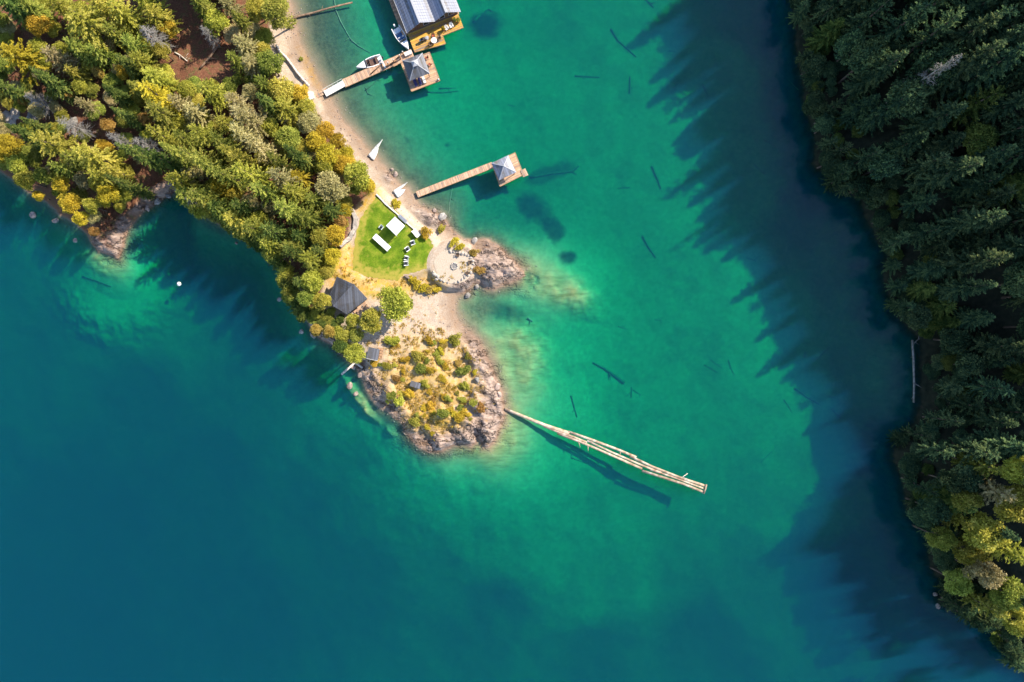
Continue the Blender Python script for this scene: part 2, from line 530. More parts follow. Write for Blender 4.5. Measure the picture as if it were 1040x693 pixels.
def ground_material():
    m, nt, out = mat_new('ground')
    L = nt.links.new
    b = N(nt, 'ShaderNodeBsdfPrincipled')
    b.inputs['Roughness'].default_value = 0.9
    b.inputs['Specular IOR Level'].default_value = 0.2
    g = N(nt, 'ShaderNodeNewGeometry')
    a1 = N(nt, 'ShaderNodeAttribute', attribute_name='cover')
    a2 = N(nt, 'ShaderNodeAttribute', attribute_name='floor')
    s1 = N(nt, 'ShaderNodeSeparateColor')
    s2 = N(nt, 'ShaderNodeSeparateColor')
    L(a1.outputs['Color'], s1.inputs['Color'])
    L(a2.outputs['Color'], s2.inputs['Color'])
    sx = N(nt, 'ShaderNodeSeparateXYZ')
    L(g.outputs['Position'], sx.inputs['Vector'])

    def noise(scale, detail=6, rough=0.6, stretch=None):
        n = N(nt, 'ShaderNodeTexNoise')
        n.inputs['Scale'].default_value = scale
        n.inputs['Detail'].default_value = detail
        n.inputs['Roughness'].default_value = rough
        src = g.outputs['Position']
        if stretch:
            mp = N(nt, 'ShaderNodeMapping')
            mp.inputs['Rotation'].default_value = (0, 0, stretch[0])
            mp.inputs['Scale'].default_value = (stretch[1], stretch[2], 1)
            L(src, mp.inputs['Vector'])
            src = mp.outputs['Vector']
        L(src, n.inputs['Vector'])
        return n.outputs['Fac']

    def mix(f, a, c):
        n = N(nt, 'ShaderNodeMix', data_type='RGBA')
        if isinstance(f, float):
            n.inputs[0].default_value = f
        else:
            L(f, n.inputs[0])
        for k, v in ((6, a), (7, c)):
            if isinstance(v, tuple):
                n.inputs[k].default_value = rgba(v)
            else:
                L(v, n.inputs[k])
        return n.outputs[2]

    def rmp(f, stops):
        r = ramp(nt, stops)
        L(f, r.inputs['Fac'])
        return r.outputs['Color']
    n_f, n_m, n_c = noise(5.0), noise(1.1), noise(0.25)
    sand = rmp(n_f, [(0.25, (0.28, 0.205, 0.15)), (0.5, (0.43, 0.34, 0.26)), (0.75, (0.56, 0.465, 0.38))])
    sand = mix(rmp(n_m, [(0.5, 0.0), (0.7, 0.55)]), sand, (0.40, 0.25, 0.14))
    rock = rmp(noise(1.1, 6, 0.55, (0.7, 0.5, 1.7)), [(0.2, (0.10, 0.075, 0.065)), (0.42, (0.26, 0.19, 0.155)), (0.6, (0.40, 0.30, 0.25)), (0.8, (0.50, 0.40, 0.33))])
    vo = N(nt, 'ShaderNodeTexVoronoi', feature='DISTANCE_TO_EDGE')
    vo.inputs['Scale'].default_value = 0.28
    mpv = N(nt, 'ShaderNodeMapping')
    mpv.inputs['Rotation'].default_value = (0, 0, 0.75)
    mpv.inputs['Scale'].default_value = (0.55, 1.5, 0.8)
    nv = N(nt, 'ShaderNodeTexNoise')
    nv.inputs['Scale'].default_value = 0.9
    nv.inputs['Detail'].default_value = 4
    L(g.outputs['Position'], nv.inputs['Vector'])
    va_ = N(nt, 'ShaderNodeVectorMath', operation='MULTIPLY_ADD')
    L(nv.outputs['Color'], va_.inputs[0])
    va_.inputs[1].default_value = (3.6, 3.6, 3.6)
    L(g.outputs['Position'], va_.inputs[2])
    L(va_.outputs['Vector'], mpv.inputs['Vector'])
    L(mpv.outputs['Vector'], vo.inputs['Vector'])
    crack = rmp(vo.outputs['Distance'], [(0.0, 0.0), (0.10, 1.0)])
    rock = mix(rmp(vo.outputs['Distance'], [(0.0, 1.0), (0.05, 0.0)]), rock, (0.045, 0.035, 0.032))
    rock = mix(rmp(n_m, [(0.62, 0.0), (0.72, 0.5)]), rock, (0.36, 0.20, 0.05))
    litter = rmp(n_f, [(0.25, (0.045, 0.022, 0.014)), (0.5, (0.15, 0.062, 0.035)), (0.75, (0.26, 0.13, 0.075))])
    litter = mix(rmp(n_m, [(0.5, 0.0), (0.65, 0.8)]), litter, rmp(n_f, [(0.3, (0.05, 0.055, 0.015)), (0.7, (0.16, 0.13, 0.05))]))
    dry = rmp(n_f, [(0.25, (0.26, 0.17, 0.05)), (0.5, (0.46, 0.30, 0.10)), (0.75, (0.58, 0.42, 0.20))])
    dry = mix(rmp(n_m, [(0.44, 0.0), (0.6, 0.85)]), dry, (0.50, 0.29, 0.035))
    dry = mix(rmp(noise(0.6, 5), [(0.55, 0.0), (0.68, 0.6)]), dry, (0.20, 0.20, 0.03))
    dry = mix(rmp(noise(0.75, 5, 0.7), [(0.56, 0.0), (0.66, 0.7)]), dry, (0.50, 0.37, 0.27))
    c = mix(s1.outputs['Blue'], sand, rock)
    c = mix(s1.outputs['Green'], c, dry)
    c = mix(s1.outputs['Red'], c, litter)
    # shade of the right bank, painted as a near-black ground tone
    bank_shade = rmp(n_m, [(0.3, (0.010, 0.014, 0.009)), (0.55, (0.020, 0.024, 0.013)), (0.75, (0.040, 0.030, 0.02))])
    c = mix(a2.outputs['Alpha'], c, bank_shade)
    c = mix(rmp(a1.outputs['Alpha'], [(0.0, 0.0), (1.0, 0.6)]), c, (0.20, 0.115, 0.065))
    # lake floor: marl, brown shelf, pale bars, weeds and painted shade
    bed = rmp(n_m, [(0.3, (0.24, 0.26, 0.13)), (0.7, (0.35, 0.36, 0.19))])
    bed = mix(rmp(n_c, [(0.35, 0.0), (0.7, 0.35)]), bed, (0.16, 0.21, 0.11))
    bed = mix(s2.outputs['Blue'], bed, rmp(noise(1.9, 7, 0.65), [(0.3, (0.06, 0.045, 0.028)), (0.5, (0.13, 0.09, 0.055)), (0.72, (0.22, 0.155, 0.10))]))
    bed = mix(s2.outputs['Green'], bed, rmp(noise(0.9, 6, 0.6, (0.5, 0.4, 1.5)), [(0.3, (0.20, 0.155, 0.06)), (0.7, (0.44, 0.34, 0.16))]))
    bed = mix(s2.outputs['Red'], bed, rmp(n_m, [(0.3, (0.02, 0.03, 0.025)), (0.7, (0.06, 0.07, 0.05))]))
    bed = mix(a2.outputs['Alpha'], bed, bank_shade)
    mr = N(nt, 'ShaderNodeMapRange')
    mr.inputs['From Min'].default_value = -0.35
    mr.inputs['From Max'].default_value = 0.05
    L(sx.outputs['Z'], mr.inputs['Value'])
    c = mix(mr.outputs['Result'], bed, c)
    L(c, b.inputs['Base Color'])
    bp = N(nt, 'ShaderNodeBump')
    bp.inputs['Strength'].default_value = 0.4
    bp.inputs['Distance'].default_value = 0.12
    L(n_f, bp.inputs['Height'])
    bp2 = N(nt, 'ShaderNodeBump')
    bp2.inputs['Distance'].default_value = 0.5
    bpm = N(nt, 'ShaderNodeMath', operation='MULTIPLY')
    L(s1.outputs['Blue'], bpm.inputs[0])
    bpm.inputs[1].default_value = 0.9
    L(bpm.outputs[0], bp2.inputs['Strength'])
    L(noise(1.6, 8, 0.6, (0.7, 0.45, 1.6)), bp2.inputs['Height'])
    bp3 = N(nt, 'ShaderNodeBump')
    bp3.inputs['Distance'].default_value = 0.35
    L(bpm.outputs[0], bp3.inputs['Strength'])
    L(crack, bp3.inputs['Height'])
    L(bp.outputs['Normal'], bp3.inputs['Normal'])
    L(bp3.outputs['Normal'], bp2.inputs['Normal'])
    L(bp2.outputs['Normal'], b.inputs['Normal'])
    L(b.outputs['BSDF'], out.inputs['Surface'])
    return m


WATER_ABS = (0.75, 0.092, 0.150)
WATER_SCA = (0.003, 0.0215, 0.061)


def make_water():
    m, nt, out = mat_new('lake_water')
    L = nt.links.new
    tr = N(nt, 'ShaderNodeBsdfTransparent')
    gl = N(nt, 'ShaderNodeBsdfGlossy')
    gl.inputs['Roughness'].default_value = 0.08
    g = N(nt, 'ShaderNodeNewGeometry')
    nz = N(nt, 'ShaderNodeTexNoise')
    nz.inputs['Scale'].default_value = 1.2
    nz.inputs['Detail'].default_value = 4
    L(g.outputs['Position'], nz.inputs['Vector'])
    bp = N(nt, 'ShaderNodeBump')
    bp.inputs['Strength'].default_value = 0.25
    bp.inputs['Distance'].default_value = 0.15
    L(nz.outputs['Fac'], bp.inputs['Height'])
    L(bp.outputs['Normal'], gl.inputs['Normal'])
    mx = N(nt, 'ShaderNodeMixShader')
    # Schlick's mirror share, the same from above and below
    dt = N(nt, 'ShaderNodeVectorMath', operation='DOT_PRODUCT')
    L(bp.outputs['Normal'], dt.inputs[0])
    L(g.outputs['Incoming'], dt.inputs[1])
    ab = N(nt, 'ShaderNodeMath', operation='ABSOLUTE')
    L(dt.outputs['Value'], ab.inputs[0])
    om = N(nt, 'ShaderNodeMath', operation='SUBTRACT', use_clamp=True)
    om.inputs[0].default_value = 1.0
    L(ab.outputs[0], om.inputs[1])
    pw = N(nt, 'ShaderNodeMath', operation='POWER')
    pw.inputs[1].default_value = 5.0
    L(om.outputs[0], pw.inputs[0])
    fr = N(nt, 'ShaderNodeMath', operation='MULTIPLY_ADD', use_clamp=True)
    fr.inputs[1].default_value = 0.98
    fr.inputs[2].default_value = 0.02
    L(pw.outputs[0], fr.inputs[0])
    L(fr.outputs[0], mx.inputs['Fac'])
    L(tr.outputs['BSDF'], mx.inputs[1])
    L(gl.outputs['BSDF'], mx.inputs[2])
    L(mx.outputs['Shader'], out.inputs['Surface'])
    # the body of the water: absorbs red first, scatters a little blue and green
    k = max(WATER_ABS)
    va = N(nt, 'ShaderNodeVolumeAbsorption')
    # absorption colour is 1 - sigma/density
    va.inputs['Density'].default_value = k
    va.inputs['Color'].default_value = rgba(tuple(1 - a / k for a in WATER_ABS))
    ks = max(WATER_SCA)
    vs = N(nt, 'ShaderNodeVolumeScatter')
    vs.inputs['Density'].default_value = ks
    vs.inputs['Color'].default_value = rgba(tuple(a / ks for a in WATER_SCA))
    vs.inputs['Anisotropy'].default_value = 0.0
    ad = N(nt, 'ShaderNodeAddShader')
    L(va.outputs['Volume'], ad.inputs[0])
    L(vs.outputs['Volume'], ad.inputs[1])
    L(ad.outputs['Shader'], out.inputs['Volume'])
    mb = MB().box((0, 0, -30), (1700, 1700, 60))
    o = mb.build('water', m)
    tag(o, kind='structure')
    return o


ground = make_ground()
water = make_water()
# ------------------------------------------------------------------ vegetation
def foliage_mat(name, cols, transl=0.3, hue=0.02, val=0.25):
    """cols: three leaf colours; 'tint' is a random number per spray of leaves"""
    m, nt, out = mat_new(name)
    L = nt.links.new
    at = N(nt, 'ShaderNodeAttribute', attribute_name='tint')
    r = ramp(nt, [(0.05, cols[0]), (0.5, cols[1]), (0.95, cols[2])])
    L(at.outputs['Fac'], r.inputs['Fac'])
    oi = N(nt, 'ShaderNodeObjectInfo')
    hs = N(nt, 'ShaderNodeHueSaturation')
    m1 = N(nt, 'ShaderNodeMapRange')
    m1.inputs['To Min'].default_value = 0.5 - hue
    m1.inputs['To Max'].default_value = 0.5 + hue
    L(oi.outputs['Random'], m1.inputs['Value'])
    wn_ = N(nt, 'ShaderNodeTexWhiteNoise', noise_dimensions='1D')
    L(oi.outputs['Random'], wn_.inputs['W'])
    m2 = N(nt, 'ShaderNodeMapRange')
    m2.inputs['To Min'].default_value = 1 - val
    m2.inputs['To Max'].default_value = 1 + val
    L(wn_.outputs['Value'], m2.inputs['Value'])
    L(m1.outputs['Result'], hs.inputs['Hue'])
    L(m2.outputs['Result'], hs.inputs['Value'])
    L(r.outputs['Color'], hs.inputs['Color'])
    d = N(nt, 'ShaderNodeBsdfDiffuse')
    t = N(nt, 'ShaderNodeBsdfTranslucent')
    L(hs.outputs['Color'], d.inputs['Color'])
    L(hs.outputs['Color'], t.inputs['Color'])
    mx = N(nt, 'ShaderNodeMixShader')
    mx.inputs['Fac'].default_value = transl
    L(d.outputs['BSDF'], mx.inputs[1])
    L(t.outputs['BSDF'], mx.inputs[2])
    L(mx.outputs['Shader'], out.inputs['Surface'])
    return m


def leaf_mesh(name, base, d, ln, wd, nrm, tint):
    """one kite-shaped spray of leaves per row"""
    n = len(base)
    side = np.cross(d, nrm)
    side /= np.linalg.norm(side, axis=1, keepdims=True) + 1e-9
    mid = base + d * (ln * 0.45)[:, None]
    tip = base + d * ln[:, None] - np.array([0, 0, 1.0]) * (ln * 0.08)[:, None]
    sw = side * (wd * 0.5)[:, None]
    co = np.stack([base, mid + sw, tip, mid - sw], 1).reshape(-1, 3).astype(np.float32)
    me = bpy.data.meshes.new(name)
    me.vertices.add(4 * n)
    me.vertices.foreach_set('co', co.ravel())
    me.loops.add(4 * n)
    me.loops.foreach_set('vertex_index', np.arange(4 * n, dtype=np.int32))
    me.polygons.add(n)
    me.polygons.foreach_set('loop_start', np.arange(0, 4 * n, 4, dtype=np.int32))
    me.update()
    at = me.attributes.new('tint', 'FLOAT', 'FACE')
    at.data.foreach_set('value', np.clip(tint, 0, 1).astype(np.float32))
    return me


def unit(v):
    return v / (np.linalg.norm(v, axis=-1, keepdims=True) + 1e-9)


def conifer_crown(h, R, seed, z0=0.12, dens=1.0, shape=0.8, droop=0.25, leaf=0.55, gap=0.12):
    """whorls of boughs, each carrying flat sprays of needles on both sides"""
    r = np.random.default_rng(seed)
    B, D, LN, WD, NR, T = [], [], [], [], [], []
    z = h * z0
    sk = r.uniform(0, 6.28)
    while z < h * 0.99:
        f = (z / h - z0) / (1 - z0)
        lmax = R * ((1 - f) ** shape) * (0.55 + 0.45 * min(1, f / 0.18)) + 0.15
        nb = max(3, int(round(r.uniform(5, 8) * (0.6 + 0.4 * lmax / R))))
        a0 = r.uniform(0, 6.28)
        for k in range(nb):
            if r.random() < gap:
                continue
            a = a0 + 6.283 * k / nb + r.normal(0, 0.25)
            l = lmax * r.uniform(0.62, 1.18) * (1 + 0.15 * math.cos(a - sk))
            up = 0.35 * f - droop * (1 - f) + r.normal(0, 0.1)
            u = np.array([math.cos(a), math.sin(a), up])
            u /= np.linalg.norm(u)
            bt = r.uniform(0.2, 0.8)
            ns = max(3, int(l / 0.26 * dens))
            s = 0.12 + 0.88 * (np.arange(ns) + r.random(ns)) / ns
            # two sides and one along the bough
            for sd in (-1, 1, 0):
                fan = (0.85 + r.normal(0, 0.2, ns)) * sd
                da = a + fan * (1 - 0.55 * s)
                dd = np.stack([np.cos(da), np.sin(da), np.full(ns, up) - 0.12 + r.normal(0, 0.22, ns)], 1)
                pos = u[None] * (s * l)[:, None] + np.array([0, 0, z]) + r.normal(0, 0.06, (ns, 3))
                pos[:, 2] -= 0.10 * droop * (s * l) ** 1.6
                ll = leaf * r.uniform(0.6, 1.3, ns) * (1.15 - 0.5 * s) * (0.55 + 0.45 * min(1.0, l / 1.6))
                nn = np.stack([r.normal(0, 0.45, ns), r.normal(0, 0.45, ns), np.ones(ns)], 1)
                B.append(pos); D.append(unit(dd)); LN.append(ll); WD.append(ll * r.uniform(0.35, 0.6, ns)); NR.append(unit(nn))
                T.append(np.clip(bt + r.normal(0, 0.16, ns) + 0.18 * (s - 0.5), 0, 1))
        z += r.uniform(0.32, 0.55) * (0.7 + 0.3 * lmax / R)
    return [np.concatenate(q) for q in (B, D, LN, WD, NR, T)]


def broad_crown(h, R, seed, clumps=34, per=110, leaf=0.3, flat=0.8, z0=0.3):
    """clumps of leaves on the ends of spreading limbs"""
    r = np.random.default_rng(seed)
    B, D, LN, WD, NR, T, C = [], [], [], [], [], [], []
    zc = h * (z0 + 1) / 2
    hz = h * (1 - z0) / 2
    for i in range(clumps):
        v = unit(r.normal(0, 1, 3))
        v[2] = abs(v[2]) * 1.0 - 0.35 * r.random()
        rad = r.uniform(0.45, 1.0) ** 0.6
        c = np.array([v[0] * R * 0.8 * rad, v[1] * R * 0.8 * rad, zc + v[2] * hz * 0.85 * rad])
        cr = R * r.uniform(0.2, 0.36)
        C.append((c, cr))
        n = int(per * r.uniform(0.6, 1.3))
        w = unit(r.normal(0, 1, (n, 3)))
        pos = c + w * (cr * r.uniform(0.35, 1.1, n) ** 0.6)[:, None] * np.array([1, 1, flat])
        dd = unit(w * 0.7 + r.normal(0, 0.7, (n, 3)))
        nn = unit(w * 0.5 + np.array([0, 0, 0.8]) + r.normal(0, 0.5, (n, 3)))
        ll = leaf * r.uniform(0.6, 1.4, n)
        B.append(pos); D.append(dd); LN.append(ll); WD.append(ll * r.uniform(0.5, 0.8, n)); NR.append(nn)
        T.append(np.clip(r.uniform(0.25, 0.75) + r.normal(0, 0.15, n), 0, 1))
    return [np.concatenate(q) for q in (B, D, LN, WD, NR, T)], C


bark = noise_mat('bark', (0.05, 0.035, 0.025), (0.16, 0.11, 0.08), 4, 0.9, 0.6, stretch=(1, 1, 0.2))
greywood = noise_mat('weathered_wood', (0.16, 0.145, 0.13), (0.40, 0.37, 0.34), 5, 0.85, 0.5, stretch=(1, 1, 0.3))
LEAF = {
    'y': foliage_mat('yellow_green_needles', ((0.13, 0.14, 0.025), (0.40, 0.385, 0.055), (0.64, 0.57, 0.13)), 0.4, 0.018),
    'o': foliage_mat('golden_leaves', ((0.22, 0.16, 0.02), (0.54, 0.40, 0.04), (0.70, 0.54, 0.08)), 0.35, 0.018),
    'g': foliage_mat('green_needles', ((0.08, 0.105, 0.022), (0.26, 0.29, 0.05), (0.50, 0.48, 0.11)), 0.38, 0.02),
    'd': foliage_mat('dark_green_needles', ((0.03, 0.055, 0.018), (0.105, 0.15, 0.035), (0.27, 0.29, 0.065)), 0.3, 0.02),
    'p': foliage_mat('pale_straw_leaves', ((0.19, 0.17, 0.06), (0.42, 0.36, 0.15), (0.62, 0.53, 0.27)), 0.35, 0.015),
    'r': foliage_mat('rust_leaves', ((0.16, 0.095, 0.025), (0.40, 0.25, 0.06), (0.56, 0.39, 0.13)), 0.3, 0.02),
    'f': foliage_mat('forest_needles', ((0.015, 0.036, 0.020), (0.052, 0.098, 0.048), (0.17, 0.22, 0.08)), 0.2, 0.025, 0.35),
}


def trunk_mb(h, r0, seed, lean=0.3, limbs=None):
    r = random.Random(seed)
    mb = MB()
    lx, ly = r.uniform(-lean, lean), r.uniform(-lean, lean)
    pts = [(lx * t * t, ly * t * t, h * t - 0.4 * (1 - t)) for t in (0, 0.15, 0.4, 0.7, 0.97)]
    mb.tube(pts, [r0 * 1.25, r0, r0 * 0.8, r0 * 0.5, 0.03], 7)
    for (c, cr) in (limbs or []):
        z = max(0.25 * h, c[2] * 0.62)
        a = Vector((lx * (z / h) ** 2, ly * (z / h) ** 2, z))
        c = Vector(c)
        m = a.lerp(c, 0.5) + Vector((r.uniform(-.2, .2), r.uniform(-.2, .2), 0.25))
        mb.tube([a, m, c], [r0 * 0.4, r0 * 0.25, 0.03], 5)
    return mb


TREE_MESH = {}


def tree_kind(form, i):
    """shared meshes (crown, trunk), 1 unit tall scaled later: real size h x R"""
    key = (form, i)
    if key in TREE_MESH:
        return TREE_MESH[key]
    sd = 1000 + i * 37 + sum(map(ord, form)) * 7
    r = random.Random(sd)
    if form == 'fir':            # tall narrow conifer
        h, R = r.uniform(20, 24), r.uniform(2.9, 3.5)
        a = conifer_crown(h, R, sd, 0.10, 1.5, 0.72, 0.28, 0.55)
        cm, tm = leaf_mesh('crown', *a), trunk_mb(h, 0.32, sd).mesh('trunk')
    elif form == 'cedar':        # broad loose conifer
        h, R = r.uniform(9.5, 11.5), r.uniform(3.3, 3.9)
        a = conifer_crown(h, R, sd, 0.16, 1.7, 0.5, 0.12, 0.46, 0.2)
        cm, tm = leaf_mesh('crown', *a), trunk_mb(h, 0.30, sd).mesh('trunk')
    elif form == 'broad':
        h, R = r.uniform(10, 12), r.uniform(3.0, 3.6)
        a, C = broad_crown(h, R, sd, 44, 190, 0.34)
        cm, tm = leaf_mesh('crown', *a), trunk_mb(h * 0.85, 0.22, sd, 0.3, C[:16]).mesh('trunk')
    elif form == 'shrub':
        h, R = 1.7, 1.3
        a, C = broad_crown(h, R, sd, 22, 70, 0.24, 0.8, 0.05)
        cm, tm = leaf_mesh('crown', *a), trunk_mb(h * 0.6, 0.06, sd, 0.1, C[:8]).mesh('stem')
    elif form == 'dead':         # bare grey tree with fine twigs
        h, R = r.uniform(11, 14), r.uniform(2.4, 3.0)
        rr = np.random.default_rng(sd)
        mb = MB()
        for q in range(150):
            f = rr.uniform(0.2, 0.98)
            an = rr.uniform(0, 6.28)
            l = R * (1 - f) ** 0.6 * rr.uniform(0.5, 1.1) + 0.2
            p0 = Vector((0, 0, h * f))
            p1 = p0 + Vector((math.cos(an) * l, math.sin(an) * l, l * rr.uniform(-0.1, 0.45)))
            pm = p0.lerp(p1, 0.5) + Vector((0, 0, 0.1 * l))
            mb.tube([p0, pm, p1], [0.035, 0.028, 0.012], 3)
            for w in range(7):
                t = rr.uniform(0.35, 0.95)
                b0 = p0.lerp(p1, t)
                b1 = b0 + Vector((math.cos(an + rr.uniform(-1, 1)), math.sin(an + rr.uniform(-1, 1)), rr.uniform(-.2, .4))) * l * 0.35
                mb.tube([b0, b1], [0.018, 0.01], 3, False)
        cm, tm = mb.mesh('branches'), trunk_mb(h, 0.24, sd).mesh('trunk')
    TREE_MESH[key] = (h, R, cm, tm)
    return TREE_MESH[key]


MESH_MAT = {}


def crown_data(me, mat):
    """the crown mesh with its leaf material; copies are shared"""
    k = (me.name, mat.name)
    if k not in MESH_MAT:
        c = me if len(me.materials) == 0 else me.copy()
        c.materials.clear()
        c.materials.append(mat)
        MESH_MAT[k] = c
    return MESH_MAT[k]


def plant(name, form, i, kind, base, height, radius, rz, label, cat, group=None, tilt=(0, 0)):
    h, R, cm, tm = tree_kind(form, i)
    root = thing(name, label, cat, base, rz, group)
    root.rotation_euler = (tilt[0], tilt[1], rz)
    sc = (radius / R, radius / R, height / h)
    dead = form == 'dead'
    c = link(bpy.data.objects.new('branches' if dead else 'crown', crown_data(cm, greywood if dead else LEAF[kind])))
    t = link(bpy.data.objects.new('stem' if form == 'shrub' else 'trunk', crown_data(tm, greywood if dead else bark)))
    for o in (c, t):
        o.parent = root
        o.scale = sc
    return root


def seen_base(px, py, zc):
    """where a tree stands whose crown centre, zc above its foot, is seen at a pixel"""
    z = 1.0
    for _ in range(12):
        p = P(px, py, z + zc)
        z = 0.4 * z + 0.6 * max(0.05, ground_z(p.x, p.y))
    p = P(px, py, z + zc)
    return (p.x, p.y, max(0.02, ground_z(p.x, p.y)) - 0.1)


COLWORD = {'y': 'yellow-green', 'o': 'golden', 'g': 'mid-green', 'd': 'dark green', 'p': 'pale straw-coloured', 'r': 'rust-orange'}
# the wooded peninsula: photo x, y of the crown, crown radius in px, leaf colour, form (c broad conifer, b broadleaf, f fir, x bare)
LEFT = [
    (20, 60, 19, 'o', 'c'), (60, 62, 15, 'p', 'c'), (90, 26, 25, 'y', 'c'), (110, 8, 19, 'y', 'c'), (42, 26, 12, 'o', 'b'), (38, 48, 10, 'y', 'b'),
    (76, 74, 11, 'y', 'c'), (104, 54, 12, 'g', 'c'), (10, 4, 15, 'd', 'f'), (31, 8, 11, 'g', 'f'), (63, 5, 12, 'y', 'c'), (1, 20, 7, 'g', 'b'), (101, 74, 6, 'r', 'b'), (126, 74, 7, 'o', 'b'),
    (126, 14, 16, 'y', 'c'), (160, 20, 15, 'y', 'c'), (171, 30, 9, 'o', 'b'), (157, 38, 13, 'p', 'x'), (136, 46, 13, 'g', 'c'), (166, 53, 9, 'y', 'b'),
    (146, 62, 13, 'y', 'c'), (130, 68, 10, 'd', 'f'), (159, 82, 15, 'y', 'c'), (203, 5, 11, 'g', 'f'), (219, 24, 13, 'y', 'b'), (233, 8, 12, 'p', 'c'), (212, 36, 8, 'p', 'x'), (238, 36, 10, 'p', 'b'),
    (150, 3, 14, 'y', 'c'), (52, 84, 11, 'd', 'f'), (82, 88, 8, 'y', 'b'), (70, 94, 6, 'r', 'b'), (44, 78, 9, 'd', 'f'), (120, 34, 12, 'g', 'c'), (84, 50, 13, 'g', 'f'),
    (284, 14, 17, 'g', 'b'), (262, 10, 11, 'y', 'b'), (255, 30, 9, 'p', 'b'), (250, 46, 13, 'p', 'c'), (256, 63, 12, 'p', 'c'), (274, 66, 14, 'g', 'b'), (240, 62, 10, 'g', 'c'), (268, 52, 8, 'y', 'b'), (246, 20, 9, 'g', 'f'),
    (57, 146, 17, 'y', 'c'), (93, 158, 17, 'y', 'c'), (7, 152, 14, 'o', 'b'), (20, 168, 11, 'y', 'b'), (88, 106, 9, 'p', 'c'), (25, 102, 6, 'r', 'b'), (118, 96, 9, 'd', 'f'), (10, 92, 10, 'd', 'f'), (36, 128, 8, 'd', 'f'), (75, 128, 12, 'p', 'x'), (40, 104, 10, 'p', 'x'),
    (4, 132, 8, 'p', 'b'), (110, 128, 7, 'r', 'b'), (128, 118, 8, 'd', 'f'), (120, 142, 9, 'p', 'x'), (106, 150, 8, 'o', 'b'), (30, 140, 10, 'd', 'f'),
    (160, 97, 18, 'o', 'c'), (165, 114, 14, 'g', 'c'), (148, 121, 7, 'r', 'b'), (182, 106, 10, 'p', 'c'), (197, 112, 12, 'p', 'c'), (215, 92, 15, 'y', 'c'), (211, 138, 13, 'y', 'c'), (190, 140, 11, 'g', 'c'), (168, 140, 11, 'y', 'c'), (148, 146, 10, 'p', 'x'), (138, 158, 9, 'd', 'f'),
    (232, 128, 12, 'y', 'c'), (226, 150, 12, 'g', 'c'), (201, 160, 12, 'g', 'c'), (180, 160, 10, 'g', 'f'), (180, 124, 10, 'y', 'b'), (140, 90, 10, 'g', 'f'), (160, 158, 9, 'd', 'f'), (190, 92, 10, 'y', 'b'),
    (240, 106, 13, 'p', 'c'), (255, 121, 16, 'p', 'c'), (246, 136, 12, 'p', 'c'), (286, 92, 14, 'y', 'b'), (291, 112, 15, 'y', 'c'), (292, 140, 13, 'g', 'b'), (314, 126, 11, 'p', 'b'), (321, 144, 10, 'o', 'b'), (333, 156, 12, 'o', 'b'), (302, 160, 10, 'd', 'f'),
    (263, 150, 12, 'p', 'c'), (249, 164, 11, 'y', 'c'), (272, 104, 10, 'd', 'f'), (267, 86, 10, 'g', 'c'), (275, 130, 10, 'y', 'b'), (304, 96, 10, 'o', 'b'), (311, 110, 9, 'y', 'b'), (330, 132, 9, 'o', 'b'), (343, 143, 8, 'o', 'b'), (352, 156, 8, 'o', 'b'), (346, 166, 10, 'o', 'b'),
    (215, 172, 14, 'g', 'c'), (238, 160, 11, 'y', 'c'), (258, 176, 15, 'y', 'c'), (228, 192, 11, 'o', 'b'), (240, 200, 10, 'y', 'b'), (213, 200, 14, 'g', 'c'), (198, 206, 9, 'p', 'x'), (226, 214, 13, 'd', 'c'), (246, 214, 12, 'd', 'c'), (232, 176, 11, 'g', 'c'), (196, 176, 10, 'p', 'b'),
    (284, 182, 12, 'p', 'c'), (303, 178, 11, 'o', 'c'), (300, 196, 13, 'y', 'c'), (338, 190, 16, 'p', 'b'), (353, 168, 11, 'o', 'b'), (364, 180, 14, 'y', 'b'), (374, 190, 8, 'o', 'b'), (330, 170, 10, 'y', 'b'), (312, 164, 9, 'g', 'c'), (268, 192, 13, 'g', 'c'), (257, 206, 10, 'p', 'b'), (282, 166, 9, 'g', 'c'),
    (290, 214, 14, 'g', 'c'), (314, 222, 14, 'g', 'c'), (280, 236, 14, 'd', 'c'), (264, 228, 12, 'y', 'b'), (336, 214, 11, 'd', 'c'), (320, 204, 11, 'g', 'c'), (345, 225, 8, 'r', 'b'), (341, 240, 10, 'o', 'b'), (326, 241, 10, 'y', 'b'), (304, 240, 11, 'd', 'c'), (351, 214, 7, 'o', 'b'), (324, 256, 10, 'd', 'c'), (300, 255, 10, 'd', 'c'), (275, 210, 9, 'p', 'b'),
    (320, 286, 12, 'y', 'b'), (316, 268, 10, 'g', 'c'), (312, 304, 9, 'g', 'b'), (326, 306, 9, 'y', 'b'), (338, 262, 9, 'o', 'b'), (304, 286, 9, 'd', 'c'), (333, 276, 8, 'y', 'b'),
    (400, 307, 18, 'y', 'b'), (378, 327, 12, 'y', 'b'), (348, 338, 9, 'y', 'b'), (361, 357, 11, 'y', 'b'), (334, 338, 7, 'r', 'b'), (358, 326, 8, 'y', 'b'), (346, 352, 8, 'd', 'b'), (322, 336, 6, 'r', 'b'), (362, 340, 8, 'g', 'b'),
    (28, 184, 10, 'y', 'b'), (46, 180, 9, 'g', 'b'), (62, 188, 8, 'o', 'b'), (40, 200, 5, 'o', 'b'), (74, 207, 11, 'o', 'b'), (94, 210, 8, 'y', 'b'), (111, 201, 11, 'o', 'b'), (86, 184, 9, 'p', 'b'), (118, 174, 9, 'y', 'c'), (96, 236, 5, 'r', 'b'), (102, 186, 9, 'y', 'b'), (66, 170, 9, 'g', 'c'), (84, 222, 7, 'o', 'b'), (128, 190, 8, 'd', 'f'),
]
SIZEW = ('very small', 'small', 'middling', 'large', 'very large')
